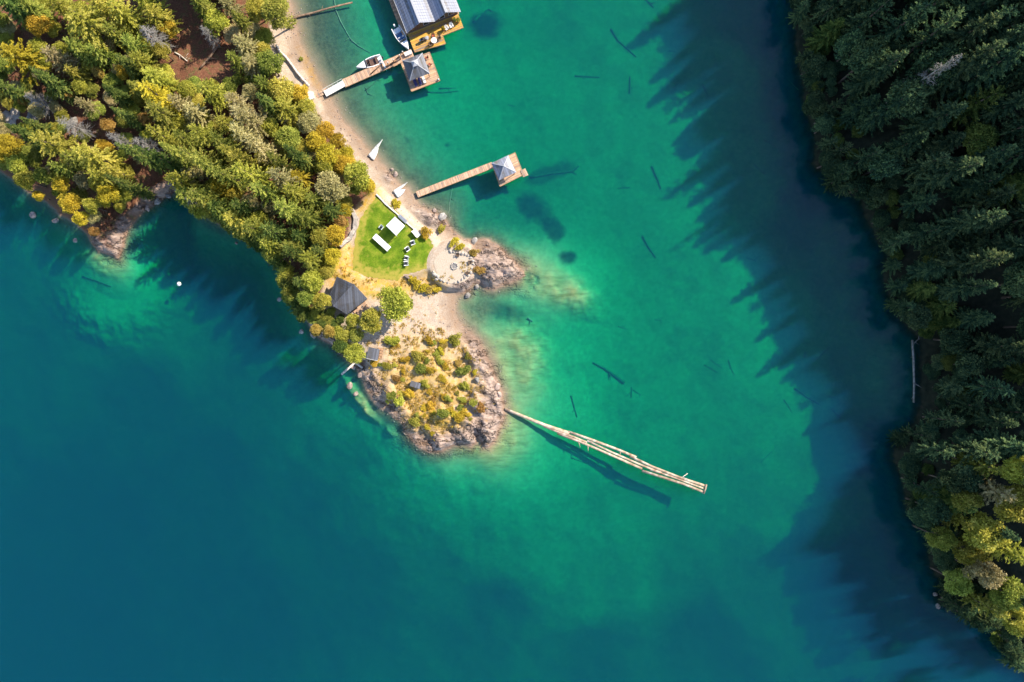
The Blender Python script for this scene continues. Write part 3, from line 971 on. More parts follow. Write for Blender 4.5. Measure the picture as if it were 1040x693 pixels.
CLUMP = [
    ('in the far upper left corner', (-50, 60, -50, 95)), ('left of the dark clearing', (60, 185, -50, 75)), ('by the dark clearing', (185, 248, -50, 55)), ('at the top of the beach', (248, 310, -50, 60)),
    ('between the beach and the red clearing', (225, 300, 55, 105)), ('along the lower beach', (300, 385, 90, 175)), ('near the pale rock slab', (-50, 60, 95, 165)), ('round the brown bare ground', (60, 150, 75, 165)),
    ('below the dark clearing', (150, 225, 75, 128)), ('above the small inlet', (150, 225, 128, 185)), ('in the middle of the peninsula', (225, 300, 105, 170)), ('on the left cape', (-50, 140, 165, 260)),
    ('over the shaded left shore', (185, 300, 170, 262)), ('beside the curved stone wall', (300, 385, 175, 262)), ('left of the grey-roofed cabin', (290, 345, 262, 315)), ('below the grey-roofed cabin', (320, 425, 295, 372))]


def plant_left():
    rr = random.Random(3)
    rows = []
    for n, (px, py, rp, kd, fm) in enumerate(LEFT):
        form = {'c': 'cedar', 'b': 'broad', 'f': 'fir', 'x': 'dead'}[fm]
        R0 = rp * S
        hh = {'c': 5.5 + 1.7 * R0, 'b': 2.6 + 1.9 * R0, 'f': 8.5 + 1.6 * R0, 'x': 5 + 1.8 * R0}[fm] * rr.uniform(0.88, 1.12)
        near_beach = px > 300 and fm == 'c'
        if near_beach:
            hh *= 0.75
        if py > 300 and px > 310:
            hh *= 1.1
        if px < 345 and py > 118:
            hh *= 1.0 + 0.45 * sstep(118, 160, py) * (1 if fm in 'cf' else 0.55)
        if 130 < px < 285 and 95 < py < 210 and fm in 'cf':
            hh *= 1.25
        zc = hh * {'c': 0.62, 'b': 0.62, 'f': 0.6, 'x': 0.6}[fm]
        b = seen_base(px, py, zc)
        k = (CAM_H - zc - b[2]) / CAM_H
        rows.append([n, px, py, b, hh, R0 * k * (1.12 if fm != 'b' else 1.05), kd, fm, form])
    # labels: colour, form and clump; the number of look-alikes decides what is said
    used = {}
    names = {'c': ('conifer_tree', 'conifer', 'conifer'), 'b': ('broadleaf_tree', 'tree', 'leafy tree'), 'f': ('fir_tree', 'conifer', 'narrow fir'), 'x': ('bare_tree', 'bare tree', 'leafless tree')}
    bags = {}
    for row in rows:
        n, px, py, b, hh, R, kd, fm, form = row
        where = next((w for w, (x0, x1, y0, y1) in CLUMP if x0 <= px < x1 and y0 <= py < y1), 'in the wood')
        bags.setdefault((where, kd if fm != 'x' else 'x', fm), []).append(row)
    for (where, kd, fm), rs in bags.items():
        rs.sort(key=lambda q: -q[5])
        nm, cat, noun = names[fm]
        colr = 'grey' if fm == 'x' else COLWORD[kd]
        xsr = sorted(rs, key=lambda q: q[1])
        ysr = sorted(rs, key=lambda q: q[2])
        for row in rs:
            n, px, py, b, hh, R, kk, _, form = row
            if len(rs) == 1:
                lab = f'only {colr} {noun} {where}'
            elif len(rs) == 2:
                lab = f'{"larger" if row is rs[0] else "smaller"} of two {colr} {noun}s {where}'
            else:
                words = ['leftmost', 'second from the left', 'third from the left', 'fourth from the left', 'fifth from the left', 'sixth from the left', 'seventh from the left', 'eighth from the left', 'ninth from the left', 'tenth from the left']
                i = next(j for j, q in enumerate(xsr) if q is row)
                wd = 'rightmost' if i == len(xsr) - 1 else words[i]
                lab = f'{colr} {noun} {where}, {wd} of {len(rs)}'
            plant(nm, form, n % 5, kk, b, hh, R, rr.uniform(0, 6.28), lab, cat, f'{noun}s on the wooded peninsula', (rr.uniform(-.04, .04), rr.uniform(-.04, .04)))


plant_left()


def understorey():
    rr = random.Random(21)
    area = [(-5, -5), (165, -5), (172, 60), (180, 84), (235, 84), (250, 50), (246, -5), (275, -5), (276, 45), (290, 92), (318, 108), (350, 150), (370, 180), (352, 215), (340, 262), (318, 330), (300, 262), (272, 245), (226, 222), (200, 205), (176, 170), (150, 190), (128, 215), (100, 230), (60, 205), (-5, 165)]
    px = np.array([[rr.uniform(-5, 375), rr.uniform(-5, 330)] for _ in range(900)])
    ok = sdist(px[:, 0], px[:, 1], area) > 1
    bare = np.hypot(px[:, 0] - 108, (px[:, 1] - 132) * 1.3) < 22
    kept = []
    for (x, y), o_, b_ in zip(px, ok, bare):
        if not o_ or (b_ and rr.random() < 0.8):
            continue
        if any((x - a) ** 2 + (y - c) ** 2 < 11 ** 2 for a, c in kept):
            continue
        kept.append((x, y))
        if len(kept) >= 170:
            break
    for k, (x, y) in enumerate(kept):
        h = rr.uniform(2.2, 5.2)
        b = seen_base(x, y, h * 0.6)
        plant('understorey_bush', 'broad', k % 5, rr.choice('yyygpgp'), b, h, rr.uniform(1.1, 2.1), rr.uniform(0, 6.28), 'low leafy bush filling a gap between the taller trees of the peninsula wood', 'bush', 'understorey bushes of the peninsula wood')
    for k, (x, y, r) in enumerate([(326, 317, 7), (333, 324, 7), (341, 329, 6), (318, 322, 7), (328, 329, 6), (337, 317, 5), (346, 324, 5)]):
        b = seen_base(x, y, 1.2)
        plant('understorey_bush', 'broad', k % 5, 'dg'[k % 2], b, 2.4, r * S, k * 1.0, 'dark green bush in the shade below the left side of the cabin', 'bush', 'shaded bushes below the cabin')
    # trees leaning over the shaded left shore
    path = [(194, 205), (206, 217), (225, 226), (250, 238), (270, 253), (286, 270), (296, 290), (303, 309), (312, 326)]
    for i in range(len(path) - 1):
        for k in range(3):
            f = (k + rr.random()) / 3
            x, y = W(path[i][0] * (1 - f) + path[i + 1][0] * f + 3, path[i][1] * (1 - f) + path[i + 1][1] * f - 3)
            h = rr.uniform(4.5, 9)
            plant('shore_tree', rr.choice(['broad', 'cedar']), k, rr.choice('gddgy'), (x, y, max(0.0, ground_z(x, y)) - 0.1), h, rr.uniform(1.6, 2.5), rr.uniform(0, 6.28), 'dark leafy tree overhanging the water of the shaded left shore', 'tree', 'trees overhanging the left shore', (rr.uniform(-.1, .05), rr.uniform(-.1, .05)))


understorey()


def shade_trees():
    # the tall trees whose shadows reach over the water left of the point
    sdir = (math.cos(SUN_AZ), math.sin(SUN_AZ))
    n = 0
    for (tx, ty) in [(112, 262), (124, 272), (138, 282), (150, 290), (166, 298), (184, 305), (202, 314), (222, 322), (240, 332), (20, 232), (46, 246)]:
        wx, wy = W(tx, ty)
        for t in np.arange(12, 60, 0.5):
            x, y = wx + sdir[0] * t, wy + sdir[1] * t
            j = np.clip(np.searchsorted(ys, y), 0, len(ys) - 1)
            i = np.clip(np.searchsorted(xs, x), 0, len(xs) - 1)
            z = GZ[j, i]
            h = t * math.tan(SUN_EL) - 4.0 - z
            if DP[j, i] > 2.5 and DL[j, i] < -4 and 11 < h < 23 and CY - y / S < 285:
                plant('conifer_tree', 'cedar', n % 5, 'ygyg'[n % 4], (x, y, z - 0.2), h, 0.13 * h + 1.2, n * 1.7, 'one of the tallest conifers rising from the peninsula wood towards its shaded shore', 'conifer', 'tallest conifers of the peninsula')
                n += 1
                break


shade_trees()


def plant_right():
    """the steep right bank: conifers, packed; their height follows the shadows they throw on the lake"""
    rr = random.Random(11)
    pts = []
    tries = 0
    HB = ([-140, -60, 80, 200, 290, 400, 470, 560, 700], [21, 21, 18.5, 16, 12.5, 12, 15, 18, 17])
    # the water's edge first: boughs hang over the lake
    ring = RGT
    for i in range(len(ring)):
        (ax, ay), (bx, by) = ring[i], ring[(i + 1) % len(ring)]
        L = math.hypot(bx - ax, by - ay)
        n = max(1, int(L / 2.0))
        for k in range(n):
            x, y = ax + (bx - ax) * (k + rr.random()) / n, ay + (by - ay) * (k + rr.random()) / n
            if abs(y) > 69 or x > 101 or x < 50:
                continue
            px, py = x / S + CX, CY - y / S
            if 335 < py < 415 and rr.random() < 0.75:
                continue
            x += rr.uniform(-0.1, 1.0)
            if all((x - a) ** 2 + (y - c) ** 2 > 1.5 ** 2 for a, c, _, _ in pts):
                pts.append((x, y, ground_z(x, y), 0.8))
    while tries < 30000 and len(pts) < 298:
        tries += 1
        x, y = rr.uniform(52, 106), rr.uniform(-72, 92)
        j = np.clip(np.searchsorted(ys, y), 0, len(ys) - 1)
        i = np.clip(np.searchsorted(xs, x), 0, len(xs) - 1)
        d = DR[j, i]
        if d < 2.2:
            continue
        z = ground_z(x, y)
        above = y * CAM_H / (CAM_H - z - 3) > 71
        if y < -71 * (CAM_H - z - 3) / CAM_H or x * CAM_H / (CAM_H - z - 2) > 105:
            continue
        if above and (rr.random() < 0.45 or x > 92):
            continue
        gap = 3.0 if d < 5 else 3.5
        if any((x - a) ** 2 + (y - c) ** 2 < gap * gap for a, c, _, _ in pts):
            continue
        pts.append((x, y, z, d))
    # tall firs whose tips reach farthest over the lake floor
    TIPS = [(628, 14), (648, 36), (668, 94), (688, 140), (706, 205), (722, 232), (742, 262), (750, 306), (775, 346), (776, 384), (806, 388), (836, 440), (850, 500), (838, 560), (836, 606), (866, 664)]
    sdir = (math.cos(SUN_AZ), math.sin(SUN_AZ))
    giants = []
    for (tx, ty) in TIPS:
        wx, wy = W(tx, ty)
        for t in np.arange(20, 75, 0.5):
            x, y = wx + sdir[0] * t, wy + sdir[1] * t
            z = ground_z(x, y)
            j = np.clip(np.searchsorted(ys, y), 0, len(ys) - 1)
            i = np.clip(np.searchsorted(xs, x), 0, len(xs) - 1)
            h = (t * math.tan(SUN_EL)) - 3.5 - z
            if DR[j, i] > 6 and h < 33:
                giants.append((x, y, z, h))
                break
    for n, (x, y, z, h) in enumerate(giants):
        if h < 8:
            continue
        plant('fir_tree', 'fir', n % 5, 'f', (x, y, z - 0.3), h, 0.145 * h + 0.4, n * 1.3, 'very tall dark fir rising above the shaded right-hand forest', 'conifer', 'tallest firs of the right bank', (0, rr.uniform(-.03, 0)))
    pts = [q for q in pts if q[3] < 2.2 or not (-57 < q[1] < -25 and q[0] > 84)]
    giants_ = giants
    pts = [q for q in pts if q[3] < 2.2 or all((q[0] - g[0]) ** 2 + (q[1] - g[1]) ** 2 > 2.6 ** 2 for g in giants)]
    for n, (x, y, z, d) in enumerate(pts):
        py = CY - y / S
        base = float(np.interp(py, *HB))
        hh = base * (1 + 0.35 * float(fbm(np.array([x / 9.0]), np.array([y / 9.0]), 2, 88)[0])) * rr.uniform(0.88, 1.15)
        if x > 90 and -28 < y < -6:
            hh *= 0.72
        shore = d < 2.2
        if shore:
            hh = rr.uniform(4, 11)
        elif d < 5:
            hh *= 0.7
        sunny = -58 < y < -20 and d > 4 and x > 84
        if sunny:
            hh = 21 * rr.uniform(0.85, 1.15)
        R = (1.9 + 0.085 * hh * rr.uniform(0.85, 1.2)) if not shore else rr.uniform(1.6, 2.5)
        if sunny:
            R = rr.uniform(2.8, 3.7)
        dead = rr.random() < 0.012 and d > 4
        lowr = y < -30
        if dead:
            nm, lab, cat, form, kd = 'bare_tree', 'leafless grey snag among the shaded conifers of the right bank', 'bare tree', 'dead', 'p'
            grp = 'grey snags on the right bank'
        elif lowr and not shore:
            nm, lab, cat, form, kd = 'tree', 'tall sunlit tree uphill on the lower right bank', 'tree', rr.choice(['broad', 'cedar'] if sunny else ['fir', 'cedar']), rr.choice(['y', 'y', 'p', 'g'] if sunny else ['g', 'y', 'd'])
            grp = 'sunlit trees of the lower right bank'
        elif shore:
            nm, lab, cat, form, kd = 'fir_tree', 'short dark conifer at the water edge of the right bank', 'conifer', rr.choice(['cedar', 'cedar', 'broad']), 'f'
            grp = 'shore conifers of the right bank'
        else:
            nm, lab, cat, form, kd = 'fir_tree', 'tall dark conifer uphill in the shaded right-hand forest', 'conifer', rr.choice(['fir', 'fir', 'cedar', 'cedar', 'broad']), rr.choice(['f', 'f', 'f', 'f', 'd'])
            grp = 'conifers of the shaded right bank'
        plant(nm, form, n % 5, kd, (x, y, z - 0.3), hh, R, rr.uniform(0, 6.28), lab, cat, grp, (rr.uniform(-.03, .03), rr.uniform(-.22, -.06) if shore else rr.uniform(-.06, .0)))
    for n, (px, py, r, kd, fm) in enumerate([(1004, 542, 20, 'y', 'broad'), (974, 528, 14, 'y', 'cedar'), (1032, 512, 18, 'y', 'broad'), (984, 562, 15, 'y', 'broad'), (1012, 500, 16, 'p', 'cedar'), (1002, 584, 15, 'p', 'broad'), (1030, 562, 18, 'y', 'cedar'), (1026, 604, 16, 'g', 'broad'),
                                              (984, 508, 13, 'g', 'broad'), (1034, 478, 15, 'y', 'broad'), (1006, 618, 13, 'g', 'cedar'), (958, 548, 12, 'g', 'broad'), (974, 592, 13, 'g', 'broad'), (1036, 634, 15, 'y', 'broad'), (1000, 474, 14, 'g', 'cedar'), (968, 490, 14, 'f', 'broad'), (950, 518, 13, 'f', 'broad')]):
        h = 13 * rr.uniform(0.9, 1.15)
        plant('tree', fm, n % 5, kd, seen_base(px, py, h * 0.7), h, r * S * 0.95, n * 1.9, {'p': 'pale straw-coloured full-crowned tree among the sunlit ones on the lower right bank', 'f': 'dark full-crowned tree in front of the sunlit ones on the lower right bank', 'g': 'green full-crowned tree in the sunlit patch on the lower right bank'}.get(kd, 'yellow-green full-crowned tree in the sunlit patch on the lower right bank'), 'tree', 'full-crowned trees of the lower right bank')
    # bushes between the shore and the tall trees
    got = []
    while len(got) < 110:
        x, y = rr.uniform(54, 100), rr.uniform(-70, 70)
        j = np.clip(np.searchsorted(ys, y), 0, len(ys) - 1)
        i = np.clip(np.searchsorted(xs, x), 0, len(xs) - 1)
        if not 0.6 < DR[j, i] < 6 or any((x - a) ** 2 + (y - c) ** 2 < 1.6 ** 2 for a, c in got):
            continue
        got.append((x, y))
        h = rr.uniform(1.6, 4.0)
        plant('bank_bush', 'broad', len(got) % 5, rr.choice('ffdf'), (x, y, ground_z(x, y) - 0.2), h, rr.uniform(1.1, 2.0), rr.uniform(0, 6.28), 'low dark bush on the steep shaded right bank just above the water', 'bush', 'bushes on the right bank')
    # the big grey snag that stands out of the dark trees
    a = seen_base(930, 86, 12)
    plant('bare_tree', 'dead', 1, 'p', a, 25, 2.2, 0.4, 'tall silver-grey dead snag standing out in the dark upper right forest', 'bare tree', 'grey snags on the right bank')


plant_right()
# firs just above the picture whose shade fills the dark clearing
for k, (px, py, h) in enumerate([(216, -1, 16), (229, -9, 17), (206, -8, 16), (238, 2, 15), (214, -38, 19), (228, -22, 18), (243, -40, 21), (256, -24, 19), (204, -20, 15), (18, -30, 20), (40, -24, 19)]):
    x, y = W(px, py)
    plant('fir_tree', 'fir', k % 5, 'd', (x, y, ground_z(x, y) - 0.2), h, 2.9, k * 1.1, 'tall dark fir above the top edge shading the clearing', 'conifer', 'firs shading the clearing')


def woods():
    """the same wood going on outside the picture, one mass"""
    r = np.random.default_rng(31)
    cos, fs, ts = [], [], []
    src = []
    for form, i in (('cedar', 0), ('cedar', 2), ('fir', 1), ('fir', 3), ('broad', 1)):
        h, R, cm, tm = tree_kind(form, i)
        co = np.empty(len(cm.vertices) * 3, np.float32)
        cm.vertices.foreach_get('co', co)
        t = np.empty(len(cm.polygons), np.float32)
        cm.attributes['tint'].data.foreach_get('value', t)
        co = co.reshape(-1, 4, 3)
        pick = r.random(len(co)) < 0.3
        c = co[pick]
        m = c.mean(1, keepdims=True)
        src.append((h, R, m + (c - m) * 1.7, t[pick]))
    spots = []
    while len(spots) < 230:
        x, y = r.uniform(-190, 175), r.uniform(-75, 165)
        j = np.clip(np.searchsorted(ys, y), 0, len(ys) - 1)
        i = np.clip(np.searchsorted(xs, x), 0, len(xs) - 1)
        z = GZ[j, i]
        if z < 0.8:
            continue
        k = CAM_H / (CAM_H - z)
        if x < 0 and (abs(x) * k < 112 and y * k < 80):
            continue
        if x >= -20:
            continue
        if any((x - a) ** 2 + (y - b) ** 2 < 4.6 ** 2 for a, b in spots):
            continue
        spots.append((x, y))
        h, R, c, t = src[int(r.integers(len(src)))]
        a, s = r.uniform(0, 6.28), r.uniform(0.8, 1.15)
        Rm = np.array([[math.cos(a), -math.sin(a), 0], [math.sin(a), math.cos(a), 0], [0, 0, 1]])
        cos.append((c * s) @ Rm.T + np.array([x, y, z - 0.3]))
        ts.append(t)
    co = np.concatenate(cos).astype(np.float32)
    n = len(co)
    me = bpy.data.meshes.new('woods')
    me.vertices.add(4 * n)
    me.vertices.foreach_set('co', co.ravel())
    me.loops.add(4 * n)
    me.loops.foreach_set('vertex_index', np.arange(4 * n, dtype=np.int32))
    me.polygons.add(n)
    me.polygons.foreach_set('loop_start', np.arange(0, 4 * n, 4, dtype=np.int32))
    me.update()
    me.attributes.new('tint', 'FLOAT', 'FACE').data.foreach_set('value', np.concatenate(ts).astype(np.float32))
    me.materials.append(LEAF['d'])
    o = link(bpy.data.objects.new('woods', me))
    tag(o, 'mixed green wood going on beyond the edges of the picture', 'wood', kind='stuff')


woods()
# ------------------------------------------------------------------ things people built
def plank_mat(name, c1, c2, board=0.14, axis=0, rough=0.75):
    """boards side by side, each a little different, with dark gaps"""
    m, nt, out = mat_new(name)
    L = nt.links.new
    tc = N(nt, 'ShaderNodeTexCoord')
    sp = N(nt, 'ShaderNodeSeparateXYZ')
    L(tc.outputs['Object'], sp.inputs['Vector'])
    dv = N(nt, 'ShaderNodeMath', operation='DIVIDE')
    L(sp.outputs[axis], dv.inputs[0])
    dv.inputs[1].default_value = board
    fl = N(nt, 'ShaderNodeMath', operation='FLOOR')
    fr = N(nt, 'ShaderNodeMath', operation='FRACT')
    L(dv.outputs[0], fl.inputs[0])
    L(dv.outputs[0], fr.inputs[0])
    wn_ = N(nt, 'ShaderNodeTexWhiteNoise', noise_dimensions='1D')
    L(fl.outputs[0], wn_.inputs['W'])
    nz = N(nt, 'ShaderNodeTexNoise')
    nz.inputs['Scale'].default_value = 1.4
    nz.inputs['Detail'].default_value = 6
    L(tc.outputs['Object'], nz.inputs['Vector'])
    ad = N(nt, 'ShaderNodeMath', operation='ADD')
    L(wn_.outputs['Value'], ad.inputs[0])
    L(nz.outputs['Fac'], ad.inputs[1])
    g3 = sum(c2) / 3 * 0.62
    r = ramp(nt, [(0.22, (g3 * 0.8, g3 * 0.72, g3 * 0.66)), (0.42, c1), (0.85, c2)])
    hf = N(nt, 'ShaderNodeMath', operation='MULTIPLY')
    hf.inputs[1].default_value = 0.55
    L(ad.outputs[0], hf.inputs[0])
    L(hf.outputs[0], r.inputs['Fac'])
    gp = N(nt, 'ShaderNodeMath', operation='LESS_THAN')
    gp.inputs[1].default_value = 0.08
    L(fr.outputs[0], gp.inputs[0])
    mx = N(nt, 'ShaderNodeMix', data_type='RGBA')
    L(gp.outputs[0], mx.inputs[0])
    L(r.outputs['Color'], mx.inputs[6])
    mx.inputs[7].default_value = (c1[0] * 0.3, c1[1] * 0.3, c1[2] * 0.3, 1)
    b = N(nt, 'ShaderNodeBsdfPrincipled')
    b.inputs['Roughness'].default_value = rough
    b.inputs['Specular IOR Level'].default_value = 0.25
    L(mx.outputs[2], b.inputs['Base Color'])
    L(b.outputs['BSDF'], out.inputs['Surface'])
    return m


def seam_mat(name, c1, c2, step=0.45, axis=0, rough=0.45, metallic=0.3):
    """standing-seam sheet metal"""
    m = plank_mat(name, c1, c2, step, axis, rough)
    for n in m.node_tree.nodes:
        if n.type == 'BSDF_PRINCIPLED':
            n.inputs['Metallic'].default_value = metallic
            n.inputs['Specular IOR Level'].default_value = 0.4
    return m


M = {
    'cedar': plank_mat('cedar_decking', (0.40, 0.24, 0.15), (0.64, 0.43, 0.29)),
    'cedar_y': plank_mat('cedar_decking_across', (0.44, 0.25, 0.14), (0.66, 0.43, 0.27), 0.14, 1),
    'amber': plank_mat('amber_decking', (0.42, 0.20, 0.04), (0.68, 0.42, 0.07), 0.14, 1),
    'roof': seam_mat('blue_grey_metal', (0.225, 0.24, 0.30), (0.30, 0.315, 0.38), 0.45, 0, 0.5, 0.0),
    'roof2': seam_mat('grey_shingle', (0.11, 0.113, 0.132), (0.18, 0.184, 0.21), 0.3, 0, 0.6, 0.0),
    'dark_roof': seam_mat('dark_metal', (0.075, 0.08, 0.10), (0.11, 0.118, 0.14), 0.4, 0, 0.5, 0.0),
    'trim': noise_mat('grey_trim', (0.34, 0.34, 0.36), (0.42, 0.42, 0.44), 3, 0.6, 0.05),
    'wall': plank_mat('timber_wall', (0.13, 0.075, 0.04), (0.22, 0.13, 0.07), 0.18, 2),
    'timber': noise_mat('timber', (0.28, 0.15, 0.08), (0.46, 0.28, 0.16), 4, 0.8, 0.2, stretch=(1, 1, 0.3)),
    'dark_timber': noise_mat('dark_timber', (0.07, 0.04, 0.025), (0.15, 0.085, 0.05), 4, 0.8, 0.2),
    'glass': noise_mat('window_glass', (0.02, 0.025, 0.03), (0.04, 0.05, 0.06), 2, 0.08, 0.0),
    'white': noise_mat('white_gelcoat', (0.70, 0.70, 0.70), (0.82, 0.82, 0.80), 2, 0.35, 0.02),
    'white_rough': noise_mat('weathered_white_paint', (0.52, 0.50, 0.47), (0.80, 0.78, 0.75), 3, 0.7, 0.1),
    'paleblue': noise_mat('pale_blue_paint', (0.48, 0.55, 0.62), (0.60, 0.67, 0.72), 3, 0.5, 0.05),
    'blue': noise_mat('blue_canvas', (0.03, 0.10, 0.24), (0.06, 0.17, 0.36), 4, 0.8, 0.1),
    'brownseat': noise_mat('brown_vinyl', (0.07, 0.035, 0.025), (0.14, 0.075, 0.05), 4, 0.6, 0.1),
    'navy': noise_mat('navy_fabric', (0.03, 0.03, 0.10), (0.08, 0.07, 0.20), 6, 0.9, 0.1),
    'black': noise_mat('black_plastic', (0.012, 0.012, 0.014), (0.03, 0.03, 0.035), 4, 0.5, 0.05),
    'steel': noise_mat('galvanised_steel', (0.35, 0.36, 0.38), (0.50, 0.51, 0.53), 5, 0.4, 0.05, metallic=0.7),
    'canvas': noise_mat('white_canvas', (0.74, 0.73, 0.74), (0.84, 0.83, 0.83), 2, 0.9, 0.1),
    'bleached': noise_mat('bleached_log', (0.34, 0.29, 0.24), (0.66, 0.60, 0.53), 2.2, 0.85, 0.5, stretch=(1, 1, 1), c3=(0.76, 0.71, 0.65)),
    'boomlog': noise_mat('weathered_boom_log', (0.20, 0.12, 0.07), (0.46, 0.36, 0.27), 1.1, 0.85, 0.8, c3=(0.64, 0.57, 0.49), objrand=0.2),
    'sunken': noise_mat('sunken_log', (0.07, 0.065, 0.04), (0.17, 0.15, 0.09), 2, 0.9, 0.4),
    'sunkenpale': noise_mat('pale_sunken_log', (0.14, 0.12, 0.08), (0.26, 0.22, 0.15), 2, 0.9, 0.4),
    'oldlog': noise_mat('old_grey_log', (0.12, 0.105, 0.09), (0.30, 0.275, 0.25), 2, 0.9, 0.5),
    'brownlog': noise_mat('brown_log', (0.12, 0.07, 0.045), (0.30, 0.20, 0.13), 2, 0.9, 0.4),
    'stone': noise_mat('pale_stone', (0.26, 0.22, 0.19), (0.50, 0.45, 0.40), 2.0, 0.9, 0.5, objrand=0.12),
    'rock': noise_mat('shore_rock', (0.18, 0.13, 0.11), (0.42, 0.32, 0.27), 1.6, 0.9, 0.7, objrand=0.25),
    'greyrock': noise_mat('grey_rock', (0.14, 0.13, 0.12), (0.38, 0.35, 0.32), 1.3, 0.9, 0.7, objrand=0.25),
    'concrete': noise_mat('pale_concrete', (0.52, 0.48, 0.43), (0.70, 0.66, 0.60), 2.5, 0.9, 0.2),
    'gravel': noise_mat('terrace_gravel', (0.34, 0.27, 0.20), (0.55, 0.46, 0.36), 7, 0.95, 0.5),
    'ash': noise_mat('ash', (0.10, 0.095, 0.09), (0.30, 0.28, 0.27), 6, 0.95, 0.5),
    'red': noise_mat('red_cushion', (0.30, 0.05, 0.03), (0.45, 0.10, 0.06), 5, 0.9, 0.1),
    'terracotta': noise_mat('terracotta', (0.30, 0.12, 0.06), (0.42, 0.19, 0.10), 5, 0.85, 0.1),
}


def px_dir(dx, dy):
    return math.atan2(-dy, dx)


def slab(mb, pts, z0, z1):
    n = len(pts)
    a = sum(pts[i][0] * pts[(i + 1) % n][1] - pts[(i + 1) % n][0] * pts[i][1] for i in range(n))
    if a < 0:
        pts = pts[::-1]
    vs = [(x, y, z0) for x, y in pts] + [(x, y, z1) for x, y in pts]
    fs = [tuple(reversed(range(n))), tuple(range(n, 2 * n))] + [(i, (i + 1) % n, n + (i + 1) % n, n + i) for i in range(n)]
    return mb.add(vs, fs)


def sheet(mb, quad, t=0.08):
    """a flat panel with thickness, quad given counter-clockwise from above"""
    q = [Vector(p) for p in quad]
    n = (q[1] - q[0]).cross(q[2] - q[0]).normalized()
    if n.z < 0:
        q = q[::-1]
        n = -n
    k = len(q)
    vs = q + [p - n * t for p in q]
    fs = [tuple(range(k)), tuple(reversed(range(k, 2 * k)))] + [(i, k + i, k + (i + 1) % k, (i + 1) % k) for i in range(k)]
    return mb.add(vs, fs)


